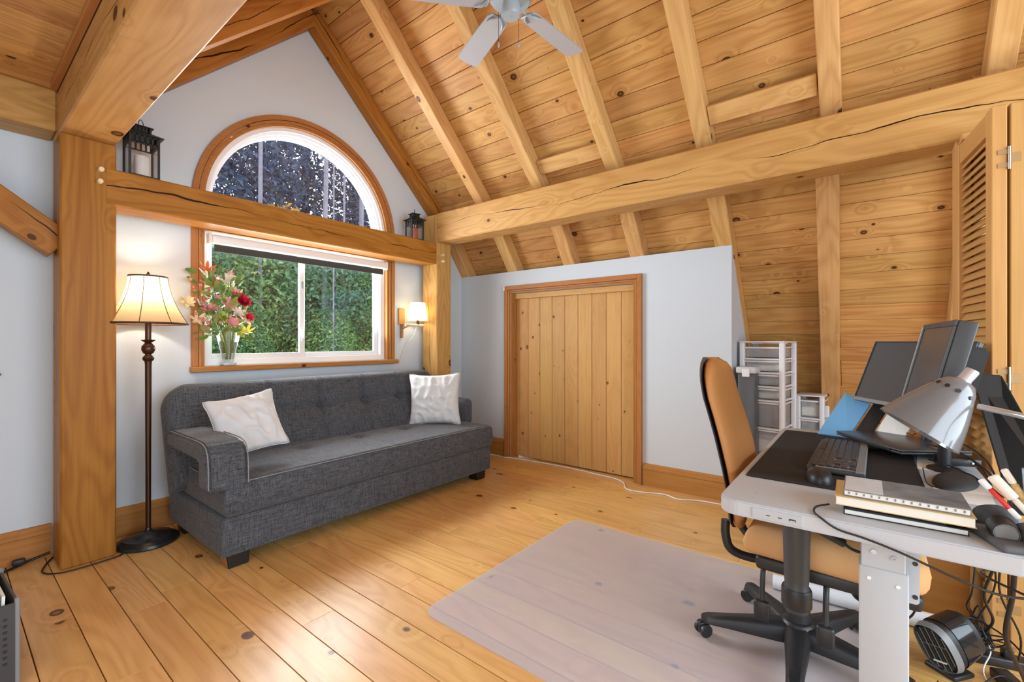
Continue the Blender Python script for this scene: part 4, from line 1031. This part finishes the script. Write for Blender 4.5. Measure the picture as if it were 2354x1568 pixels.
tag(tube('mouse_cable', [(2.30, -.17, .742), (2.05, -.162, .745), (1.98, -.19, .748), (1.90, -.225, .743), (1.80, -.21, .742), (1.77, -.20, .742)], .0018, BLACKC), 'thin cable lying between the mat and the books', 'cord')
tag(tube('front_cable', [(1.62, .085, .741), (1.575, .112, .741), (1.53, .115, .739), (1.500, .098, .735), (1.494, .06, .715), (1.492, .0, .706), (1.49, -.07, .690), (1.49, -.17, .658), (1.50, -.24, .640), (1.52, -.32, .645), (1.55, -.45, .66)], .0028, BLACKC), 'black cable looping over the front edge of the desk', 'cord')
# right corner clutter
cm = thing('camera_lens', 'black camera lens lying on its side by the books', 'lens', (1.60, -.262, DZ+.030))
link('lens_barrel', xf(lathe_me('lens_barrel', [(.022, 0), (.027, .004), (.027, .05), (.024, .06), (.019, .06), (.018, .02), (.001, .016)], 32), Matrix.Rotation(-PI/2, 4, 'Y')), BLACKP, cm, (.02, 0, 0))
link('lens_ring', xf(lathe_me('lens_ring', [(.020, 0), (.0225, .002), (.0215, .004), (.020, 0)], 32), Matrix.Rotation(-PI/2, 4, 'Y')), MGREY, cm, (-.041, 0, 0))
tag(link('grey_pencil_bag', pad_me('grey_pencil_bag', .10, .09, .06, .03, 24, 16), GREYCL, None, (1.575, -.330, DZ+.032), (math.radians(0), math.radians(14), .2)), 'grey cloth pouch holding pens at the desk corner', 'pouch')
tag(link('dark_cloth', pad_me('dark_cloth', .16, .13, .016, .008, 24, 16, .006), GREYCL, None, (1.60, -.285, DZ+.007), (0, 0, .3)), 'dark grey cloth lying under the lens', 'cloth')
tag(link('crumpled_pouch', blob_me('crumpled_pouch', .10, .07, .055), plain('grey_fabric_pouch', (.07, .07, .075), .8, var=.5, vscale=25, bump=.5, bscale=60), None, (1.70, -.262, DZ+.004), (0, 0, .8)), 'crumpled dark grey pouch behind the lens', 'pouch')
def pen(label, a, b_, r, mats, cat='pen', name='pen'):
    a = Vector(a); b_ = Vector(b_); L_ = (b_-a).length
    t = thing(name, label, cat, a); q = Vector((0, 0, 1)).rotation_difference((b_-a).normalized()); t.rotation_mode = 'QUATERNION'; t.rotation_quaternion = q
    n = len(mats)
    for i, (nm, f0, f1, rr, m_) in enumerate(mats):
        link(nm, lathe_me(nm, [(rr*.85, f0*L_), (rr, f0*L_+.003), (rr, f1*L_-.003), (rr*.7, f1*L_)], 16), m_, t)
    return t
ORP = plain('orange_patterned_sleeve', (.80, .42, .16), .5, var=.7, vscale=90)
pen('red and white pen sticking out of the grey pouch', (1.60, -.290, .795), (1.625, -.228, .872), .006, [('grip', 0, .25, .006, PAPER), ('pen_barrel', .25, .75, .0055, RED), ('cap', .75, 1, .0075, WHITE)])
pen('white-handled scissors standing in the grey pouch', (1.60, -.312, .80), (1.625, -.248, .885), .008, [('handle', 0, .45, .007, PAPERC), ('finger_loop', .45, 1, .012, PAPERC)], 'scissors', 'scissors')
pen('orange patterned stick in the grey pouch', (1.61, -.320, .80), (1.625, -.268, .905), .008, [('sleeve', 0, .7, .0075, ORP), ('tip', .7, 1, .0075, PAPERC)], 'stick', 'craft_stick')
pen('light blue bottle with red cap at the right edge of the desk', (1.615, -.325, DZ+.005), (1.62, -.318, .945), .02, [('bottle', 0, .86, .022, plain('pale_blue_bottle', (.45, .62, .85), .4, var=.4, vscale=40)), ('bottle_cap', .86, 1, .012, RED)], 'bottle', 'bottle')
# under-desk: cable clip hanging below the top
tag(tube('hanging_plug', [(1.60, .13, .678), (1.62, .10, .655), (1.64, .05, .628)], .012, BLACKP, seg=10), 'black plug hanging under the desk front', 'plug')
tag(tube('hanging_cable', [(1.64, .05, .628), (1.65, .03, .612), (1.65, .005, .610), (1.64, -.012, .630), (1.63, -.015, .685)], .0045, BLACKC), 'black cable loop hanging under the desk front', 'cord')

# ------------------------------------------------------------------ office chair
oc = thing('office_chair', 'tan orange office chair with black shell and five-star base', 'chair', (2.09, .21, 0)); cO = Vector((2.09, .21, 0))
def seat_pad():
    me = pad_me('seat_cushion', .50, .52, .105, .05, 40, 40, .012, corner=.12); return me
sc_ = link('seat_cushion', seat_pad(), ORANGE_CLOTH, oc, (-.02, -.115, .482), (math.radians(-2), 0, PI))
# taller waterfall body under the cushion
link('seat_shell', box_me('seat_shell', .46, .46, .05, .015, 3), BLACKP, oc, (-.01, -.12, .412))
link('mechanism', box_me('mechanism', .20, .30, .05, .012, 3), BLACKP, oc, (0, -.06, .365))
link('mechanism_cover', lathe_me('mechanism_cover', [(.02, .30), (.07, .31), (.085, .345), (.06, .37)], 24), BLACKP, oc, (-.05, -.24, 0))
# backrest: curved pad and shell
def back_pad(name, T, w_, y0off, grow=0.0):
    nx, nz = 24, 30; V = []; F = []
    def prof(t):    # spine curve in local y,z : t 0 bottom .. 1 top
        return (.215+.010*math.sin(PI*t)+.125*t**1.3-.02*math.sin(PI*min(1, t*1.3)), .475+.675*t)
    for side in (0, 1):
        for j in range(nz+1):
            t = j/nz; yy, zz = prof(t)
            e = min(t, 1-t); ww = w_/2*(1-.10*abs(t-.45)*2)
            R = .16
            if t > 1-R: q = (t-(1-R))/R; ww *= math.sqrt(max(0.0, 1-q*q*.93))
            if t < .10: q = (.10-t)/.10; ww *= math.sqrt(max(0, 1-q*q*.75))
            for i in range(nx+1):
                u = math.sin((-1+2*i/nx)*PI/2)
                x = u*(ww+grow); edge = math.sqrt(max(0, 1-abs(u)**3.0))*min(1, math.sqrt(max(0, min(t, 1-t)/.05)))
                bow = .035*u*u
                y = yy+y0off - (T*edge if side == 0 else -.006*edge) - bow
                V.append((x, y, zz))
    m = (nx+1)*(nz+1)
    for s in range(2):
        for j in range(nz):
            for i in range(nx):
                a = s*m+j*(nx+1)+i; q = (a, a+1, a+nx+2, a+nx+1); F.append(q if s == 0 else q[::-1])
    me = me_from(name, V, F); bm = bmesh.new(); bm.from_mesh(me)
    bmesh.ops.remove_doubles(bm, verts=bm.verts, dist=1e-4); bmesh.ops.holes_fill(bm, edges=bm.edges, sides=0) if False else None
    bmesh.ops.recalc_face_normals(bm, faces=bm.faces); bm.to_mesh(me); bm.free(); return autosmooth(me, 60)
link('backrest_cushion', back_pad('backrest_cushion', .050, .47, 0), SHADED_CLOTH, oc)
link('backrest_shell', back_pad('backrest_shell', .012, .47, .016, .006), SHELLB, oc)
link('spine', tube_me('spine', [(-.12, .236, .50), (-.125, .235, .44), (-.12, .215, .385), (-.08, .15, .355), (-.04, .05, .355)], .017, 10), BLACKP, oc)
link('spine', tube_me('spine', [(.12, .236, .50), (.125, .235, .44), (.12, .215, .385), (.08, .15, .355), (.04, .05, .355)], .017, 10), BLACKP, oc)
link('gas_column', lathe_me('gas_column', [(.042, .06), (.042, .20), (.039, .215), (.030, .22), (.030, .37)], 24), BLACKP, oc)
for sx in (-1, 1):
    ax_ = -.335 if sx < 0 else .30
    ap = link('armrest_post', lathe_me('armrest_post', [(.034, .33), (.040, .345), (.040, .405), (.034, .415), (.036, .44), (.040, .60), (.040, .655)], 28), DGREY, oc, (ax_, -.03, 0))
    link('armrest_collar', lathe_me('armrest_collar', [(.041, .345), (.044, .352), (.044, .40), (.041, .408)], 28), BLACKP, ap)
    link('armrest_pad', box_me('armrest_pad', .075, .24, .020, .009, 3), BLACKP, ap, (0, .0, .666))
    link('armrest_bracket', tube_me('armrest_bracket', [(0, 0, .345), (-ax_*.25, 0, .335), (-ax_*.6, 0, .36), (-ax_, 0, .37)], .02, 10), BLACKP, ap)
def lever(px, py, a):
    lv = link('lever_paddle', join_me('lever_paddle', [tube_me('a', [(.03, 0, .41), (-.01, 0, .36), (-.03, 0, .27)], .009, 8), xf(box_me('a', .024, .052, .074, .010, 2), M_(-.035, 0, .235))]), BLACKP, oc, (px, py, 0)); return lv
lever(-.19, .09, 0); lever(-.23, -.105, 0)
base = link('star_base', lathe_me('star_base', [(.058, .055), (.064, .06), (.062, .10), (.052, .125), (.044, .13)], 28), BLACKP, oc)
for k in range(5):
    a = math.radians(112+72*k); d = Vector((math.cos(a), math.sin(a), 0)); s = Vector((-d.y, d.x, 0)); V = []; F = []
    st = [(.02, .045, .118, .050), (.07, .042, .116, .050), (.15, .036, .110, .054), (.25, .029, .100, .060), (.325, .026, .092, .064), (.345, .020, .088, .068), (.353, .010, .084, .070)]
    for (r, w_, zt, zb) in st:
        for (q, z) in ((-w_, zb), (-w_*.98, zt-.012), (-w_*.62, zt), (w_*.62, zt), (w_*.98, zt-.012), (w_, zb)): V.append(d*r+s*q+Vector((0, 0, z)))
    m = 6
    for i in range(len(st)-1):
        for q in range(m): F.append((i*m+q, i*m+(q+1) % m, (i+1)*m+(q+1) % m, (i+1)*m+q))
    F.append(tuple(range(m))[::-1]); F.append(tuple((len(st)-1)*m+q for q in range(m)))
    me = me_from('base_arm', V, F); bm = bmesh.new(); bm.from_mesh(me); bmesh.ops.recalc_face_normals(bm, faces=bm.faces); bm.to_mesh(me); bm.free(); autosmooth(me, 50)
    ar = link('base_arm', me, BLACKP, base)
    # caster: twin wheels and hood
    cc = d*.345; wdir = Matrix.Rotation(a+.5, 4, 'Z')
    w1 = [xf(lathe_me('w', [(.001, -.006), (.022, -.008), (.026, -.004), (.026, .004), (.022, .008), (.001, .006)], 24), wdir @ Matrix.Rotation(PI/2, 4, 'X') @ M_(0, 0, zz)) for zz in (-.020, .020)]
    hood = xf(box_me('h', .050, .022, .045, .010, 3), wdir @ M_(-.002, 0, .010))
    pin = lathe_me('p', [(.008, .02), (.008, .045)], 10)
    link('caster', xf(join_me('caster', w1+[hood, pin]), M_(cc.x, cc.y, .0300)), BLACKP, ar)

# ------------------------------------------------------------------ drawers in the alcove
def drawer_tower(label, loc, rz, w_, d_, hs, group, fill=True):
    t = thing('drawer_tower', label, 'drawers', loc, (0, 0, rz), group)
    # local: front faces -x, width along y
    z = .02; HT = sum(hs)+.02*(len(hs)+1)+.02
    for sx in (0, 1):
        for sy in (-1, 1): link('frame_post', box_me('frame_post', .04, .035, HT-.0, .006, 2), DRAWW, t, (.02+sx*(d_-.04), sy*(w_/2-.0175), HT/2))
    link('top_panel', box_me('top_panel', d_, w_, .012, .004, 2), DRAWW, t, (d_/2, 0, HT+.006))
    for i, h in enumerate(hs):
        link('frame_rail', box_me('frame_rail', d_, w_-.05, .014, .003), DRAWW, t, (d_/2, 0, z))
        dw = link('drawer', box_me('drawer', d_-.06, w_-.075, h-.004, .006, 2), CLEARP, t, (d_/2, 0, z+.010+h/2))
        link('drawer_lip', box_me('drawer_lip', .016, w_-.07, .014, .004, 2), DRAWW, dw, (-d_/2+.02, 0, h/2-.008))
        for sy in (-1, 1):
            link('drawer_side_rim', box_me('drawer_side_rim', d_-.02, .010, .012, .003), DRAWW, dw, (0, sy*(w_/2-.008), h/2-.006))
        if fill and i:
            link('contents', box_me('contents', d_*.6, w_*.62, h*.5, .006), [MGREY, PAPER, DGREY, PAPERC][i % 4], dw, (-.02, .01*(i % 3), -h*.18))
        z += h+.02
    return t
drawer_tower('tall white drawer tower with clear drawers in the alcove', (3.86, .625, 0), math.radians(-7), .31, .36, [.31, .19, .19, .085, .085, .085, .085], None)
drawer_tower('short white drawer unit beside the tall drawer tower', (4.38, .36, 0), math.radians(-4), .20, .30, [.17, .17, .17, .14], None)
for i, (dx, m_, w_, l_, rz) in enumerate(((0, PAPER, .24, .17, .2), (.01, RED, .22, .15, .05), (.0, plain('orange_booklet', (.75, .22, .05), .5), .20, .16, -.15))):
    tag(link('booklet', box_me('booklet', l_, w_, .008, .001), m_, None, (4.02+dx, .60-.015*i, 1.204+.0085*i), (0, 0, rz)), ['white booklet at the bottom of the pile on the drawer tower', 'red booklet in the middle of the pile on the drawer tower', 'orange booklet on top of the pile on the drawer tower'][i], 'booklet')
gb = thing('storage_box', 'dark grey plastic storage box with pale lid standing behind the knee wall edge', 'box', (3.82, .705, 0))
link('box_body', box_me('box_body', .16, .12, .98, .01, 2), plain('grey_box_plastic', (.09, .095, .10), .4), gb, (0, 0, .49)); link('box_lid', box_me('box_lid', .18, .14, .05, .012, 2), plain('pale_box_lid', (.62, .63, .65), .4), gb, (0, 0, 1.005)); link('box_latch', box_me('box_latch', .02, .05, .06, .004), WHITE, gb, (-.088, .0, .985))

# ------------------------------------------------------------------ under and beside the desk at the right
lc = thing('low_cabinet', 'low brown plywood cabinet behind the desk leg', 'cabinet', (2.83, -.17, 0))
lb = wbar('side_panel', (2.692, -.345, .335), (2.692, -.02, .335), .018, .64, W_brown, lc, side=(1, 0, 0), bev=.002, off=(2.83, -.17, 0))
wbar('side_panel', (2.97, -.335, .335), (2.97, -.02, .335), .018, .64, W_brown, lc, side=(1, 0, 0), bev=.002, off=(2.83, -.17, 0)); wbar('cabinet_top', (2.83, -.34, .665), (2.83, -.02, .665), .27, .018, W_brown, lc, side=(1, 0, 0), bev=.002, off=(2.83, -.17, 0)); wbar('cabinet_bottom', (2.83, -.34, .03), (2.83, -.02, .03), .26, .018, W_brown, lc, side=(1, 0, 0), bev=.002, off=(2.83, -.17, 0))
tag(tube('white_tube', [(2.55, .36, .036), (2.59, -.26, .036)], .034, TUBEW, smooth=False, seg=20), 'long white tube lying on the floor behind the chair base', 'tube')
ht = thing('fan_heater', 'small black oval fan heater with grille under the desk', 'heater', (2.27, -.212, 0), (0, 0, math.radians(-38)))
def oval(sx, sz, n=28, p=2.6):
    P = []
    for i in range(n):
        a = 2*PI*i/n; c_, s_ = math.cos(a), math.sin(a)
        P.append((math.copysign(abs(c_)**(2/p), c_)*sx, math.copysign(abs(s_)**(2/p), s_)*sz))
    return P
TL = Matrix.Translation((0, 0, .100)) @ Matrix.Rotation(math.radians(-16), 4, 'Y') @ Matrix.Rotation(math.radians(-18), 4, 'X')
def ov(name, x0, x1, sc0, sc1, m_, par=ht, cap=(1, 1)):
    A = oval(.062*sc0, .082*sc0); B = oval(.062*sc1, .082*sc1); n = len(A)
    V = [(x0, p[0], p[1]) for p in A]+[(x1, p[0], p[1]) for p in B]
    F = [(i, (i+1) % n, n+(i+1) % n, n+i) for i in range(n)]
    if cap[0]: F.append(tuple(range(n))[::-1])
    if cap[1]: F.append(tuple(range(n, 2*n)))
    me = me_from(name, V, F); bm = bmesh.new(); bm.from_mesh(me); bmesh.ops.recalc_face_normals(bm, faces=bm.faces); bm.to_mesh(me); bm.free(); return link(name, xf(autosmooth(me, 45), TL), m_, par)
ov('housing', .0, .13, 1.0, .90, BLACKP); ov('front_ring', -.022, .004, .97, 1.04, MGREY, cap=(0, 1)); ov('front_cavity', -.012, -.008, .86, .86, BLACKC)
for i in range(9):
    y = -.044+i*.011; hgt = .074*math.sqrt(max(0, 1-(y/.056)**2))
    link('grille_bar', xf(box_me('grille_bar', .004, .0026, 2*hgt, .0005), TL @ M_(-.018, y, 0)), DGREY if i % 2 else MGREY, ht)
link('grille_bar', xf(box_me('grille_bar', .005, .045, .004), TL @ M_(-.021, .005, -.045)), WHITE, ht); link('grille_bar', xf(box_me('grille_bar', .003, .09, .003), TL @ M_(-.0165, 0, .01)), MGREY, ht)
link('foot', box_me('foot', .10, .10, .018, .006, 2), BLACKP, ht, (.05, 0, .009)); ov('top_band', .03, .11, 1.012, .94, plain('glossy_black', (.02, .02, .022), .12), cap=(0, 0))
ps = thing('power_strip', 'black power strip under the desk with cables plugged in', 'power strip', (2.47, -.37, 0), (0, 0, math.radians(-75)))
link('strip_body', box_me('strip_body', .22, .055, .035, .006, 2), BLACKP, ps, (0, 0, .0175))
for i in range(3): link('plug', box_me('plug', .03, .03, .03, .004, 2), BLACKC, ps, (-.07+i*.06, 0, .049))
tag(link('power_adapter', box_me('power_adapter', .11, .055, .035, .006, 2), BLACKP, None, (2.33, -.40, .018), (0, 0, .4)), 'black power adapter brick on the floor under the desk', 'adapter')
rnd = random.Random(4)
cabs = [[(1.95, -.10, .685), (2.02, -.13, .50), (2.12, -.14, .30), (2.20, -.12, .20), (2.25, -.06, .14), (2.32, -.06, .05)],
        [(1.52, -.30, .64), (1.62, -.24, .63), (1.80, -.26, .58), (2.0, -.35, .54), (2.2, -.42, .5)],
        [(2.35, -.31, .685), (2.37, -.32, .45), (2.36, -.31, .30), (2.40, -.30, .22), (2.45, -.33, .16)],
        [(2.30, -.33, .685), (2.31, -.31, .55), (2.33, -.36, .42), (2.40, -.37, .30), (2.42, -.33, .17)],
        [(2.15, -.33, .685), (2.17, -.34, .50), (2.22, -.32, .35), (2.34, -.36, .22), (2.42, -.35, .13)],
        [(2.0, -.34, .685), (2.05, -.33, .50), (2.15, -.35, .38), (2.2, -.40, .25), (2.33, -.42, .10)],
        [(1.85, -.33, .685), (1.95, -.34, .48), (2.0, -.335, .32), (2.15, -.40, .14), (2.3, -.43, .03)],
        [(2.38, -.27, .18), (2.42, -.33, .17), (2.35, -.40, .16), (2.2, -.44, .15)],
        [(2.18, -.20, .02), (2.10, -.22, .006), (1.98, -.20, .006), (1.90, -.22, .006)],
        [(2.05, -.30, .006), (2.15, -.27, .01), (2.22, -.31, .03), (2.30, -.38, .05), (2.25, -.44, .02)]]
desc = ['running down to the fan heater', 'crossing behind the desk front', 'hanging straight, farthest right of the heater', 'twisted, above the cable tangle', 'curving toward the power strip', 'bulging to the left at mid height', 'thick, near the right edge', 'crossing above the tangle', 'snaking on the floor toward us', 'looping round the power adapter']
for i, pts in enumerate(cabs): tag(tube('hanging_cable' if i < 7 else 'floor_cable', pts, [.0035, .0028, .003, .003, .0045, .003, .0065, .003, .003, .003][i], BLACKC), 'black cable under the desk, '+desc[i], 'cord')
pts = [(2.42+rnd.gauss(0, .035), -.335+rnd.gauss(0, .03), .11+rnd.gauss(0, .032)) for _ in range(60)]
tag(tube('cable_tangle', pts, .0028, BLACKC, seg=6, k=4), 'tangled bundle of black cables right of the fan heater', 'cords', kind='stuff')
tag(tube('white_cable', [(2.40, -.30, .17), (2.44, -.33, .12), (2.38, -.36, .09), (2.30, -.33, .04), (2.2, -.36, .012)], .0022, WHITE), 'thin white cable in the tangle under the desk', 'cord')

# ------------------------------------------------------------------ crate of papers at the left edge
cr = thing('magazine_rack', 'dark magazine rack filled with papers at the lower left edge', 'rack', (.050, 2.53, 0), (0, 0, math.radians(3)))
for (sx, sy, w_, d_) in ((.115, 0, .008, .36), (-.115, 0, .008, .36), (0, .176, .23, .008), (0, -.176, .23, .008)): link('rack_side', box_me('rack_side', w_, d_, .30, .002), DGREY, cr, (sx, sy, .15))
for yy in (-.176, .176): link('rack_edge', box_me('rack_edge', .014, .012, .315, .003), MGREY, cr, (.115, yy, .158))
for i in range(8): link('punch_hole', box_me('punch_hole', .010, .002, .008), BLACKC, cr, (.085, -.181, .25-i*.022))
rl = [PAPER, plain('blue_paper', (.20, .40, .65), .6), PAPER, DGREY, PAPER, MGREY]
for i, m_ in enumerate(rl): tag(link('magazine', box_me('magazine', .008, .30, .285+.006*(i % 3)), m_, None, (.05+.080-.020*i, 2.53, .182), (0, math.radians(2), math.radians(3))), ['white magazine at the right end of the rack', 'blue magazine in the rack', 'white magazine behind the blue one in the rack', 'dark folder in the rack', 'white folder behind the dark one in the rack', 'grey folder at the left end of the rack'][i], 'magazine')
sw = thing('light_switch', 'small dark bracket on the wall at the left edge', 'bracket', (.19, WY, 1.06)); link('hook', prism_me('hook', [(-.02, .03), (.018, -.012), (.022, -.022), (-.02, -.022)], .012, 'Y', .001), BLACKP, sw, (0, -.012, 0))
sw.name = 'wall_hook'

# ------------------------------------------------------------------ outdoors: woods behind the house
tag(link('ground', box_me('ground', 90, 60, .1), plain('forest_floor', (.07, .10, .035), .95, var=.5, vscale=1.2), None, (15, 36, -3.05)), kind='structure')
def foliage_me(name, n, rx, ry, rz, ls, seed, droop=.5, asp=.55):
    rnd = random.Random(seed); V = []; F = []
    for _ in range(n):
        while True:
            p = Vector((rnd.uniform(-1, 1), rnd.uniform(-1, 1), rnd.uniform(-1, 1)))
            if p.length < 1 and p.length > .25: break
        c = Vector((p.x*rx, p.y*ry, p.z*rz)); s = ls*rnd.uniform(.6, 1.3)
        e = Euler((rnd.uniform(-1.1, 1.1), rnd.uniform(-1.1, 1.1), rnd.uniform(0, 6.3))).to_matrix()
        b_ = len(V); w_ = s*asp
        for q in ((-s/2, 0, 0), (0, -w_/2, .08*s), (s/2, 0, -.1*s), (0, w_/2, .08*s)): V.append(c+e @ Vector(q))
        F.append((b_, b_+1, b_+2, b_+3))
    return me_from(name, V, F)
FM = {}
for nm, args, mat_ in (('bush', (9000, 1.5, 1.1, 1.25, .12, 1), LEAF1), ('bush2', (9000, 1.5, 1.1, 1.25, .11, 2), LEAF2), ('con', (1650, 1.35, 1.2, 1.9, .20, 3, .5, .5), LEAF3), ('gold', (160, .5, .4, .35, .12, 4), LEAF4)):
    me = foliage_me('foliage_'+nm, *args[:1], *args[1:4], args[4], args[5], *(args[6:])); me.materials.append(mat_); FM[nm] = me
def tree(name, label, x, y, kind, clumps, th=9, tr=.10, bark=BARKD, lean=.0):
    t = thing(name, label, 'tree' if name != 'bush' else 'bush', (x, y, -3))
    link('trunk', tube_me('trunk', [(0, 0, 0), (lean*.5, 0, th*.5), (lean, 0, th)], tr, 10, taper=lambda q: 1-.45*q), bark, t)
    for (dx, dy, dz, k_, s) in clumps:
        f_ = link('foliage', FM[k_], None, t, (dx, dy, dz)); f_.scale = (s, s, s); f_.rotation_euler = (0, 0, random.uniform(0, 6.28)); f_['kind'] = 'stuff'
    return t
random.seed(9)
names_ = ['left end', 'second', 'third', 'fourth', 'fifth', 'sixth', 'seventh', 'right end']
for i in range(6):
    x = 2.4+i*1.35; y = 10.2+random.uniform(-.5, .6)
    tree('bush', 'leafy green understory tree outside the lower window, %s from the left' % ['first', 'second', 'third', 'fourth', 'fifth', 'sixth'][i], x, y, 'b', [(0, 0, 5.2, 'bush' if i % 2 else 'bush2', 1.0), (.3, .3, 3.6, 'bush', 1.1), (-.2, .2, 2.0, 'bush2', 1.1), (.1, -.5, 4.3, 'bush' , .55)], 6, .05)
for i in range(7):
    x = 3.0+i*1.75; y = 13.6+random.uniform(-.5, .8)
    tree('bush', 'darker green tree in the second row outside, %s from the left' % ['first', 'second', 'third', 'fourth', 'fifth', 'sixth', 'seventh'][i], x, y, 'b', [(0, 0, 6.3, 'bush2', 1.15), (.2, .3, 4.4, 'bush2', 1.2), (-.2, 0, 2.6, 'bush', 1.2)], 7, .06)
for i in range(7):
    x = 4.3+i*1.9+random.uniform(-.3, .3); y = 16.0+random.uniform(-1, 1.2)
    cl = [(random.uniform(-.5, .5), 0, 7.3+1.75*q+random.uniform(-.4, .4), 'con', random.uniform(.85, 1.15)) for q in range(5)]
    tree('conifer', 'tall dark conifer against the sky, %s from the left' % ['first', 'second', 'third', 'fourth', 'fifth', 'sixth', 'seventh'][i], x, y, 'c', cl, 18, .16)
for i, (x, y, r, ln) in enumerate(((5.00, 9.1, .060, .25), (5.35, 9.4, .035, -.1), (5.55, 9.2, .030, .15), (6.05, 9.25, .065, .1), (5.0, 8.6, .02, .05), (3.95, 9.5, .05, .05))):
    tree('birch', 'pale slender trunk outside the window, %s from the left' % ['fourth', 'fifth', 'sixth', 'seventh', 'third', 'first'][i], x, y, 'p', [] if i else [(-.6, .2, 6.7, 'gold', 1.0)], 14, r, BARK, ln)
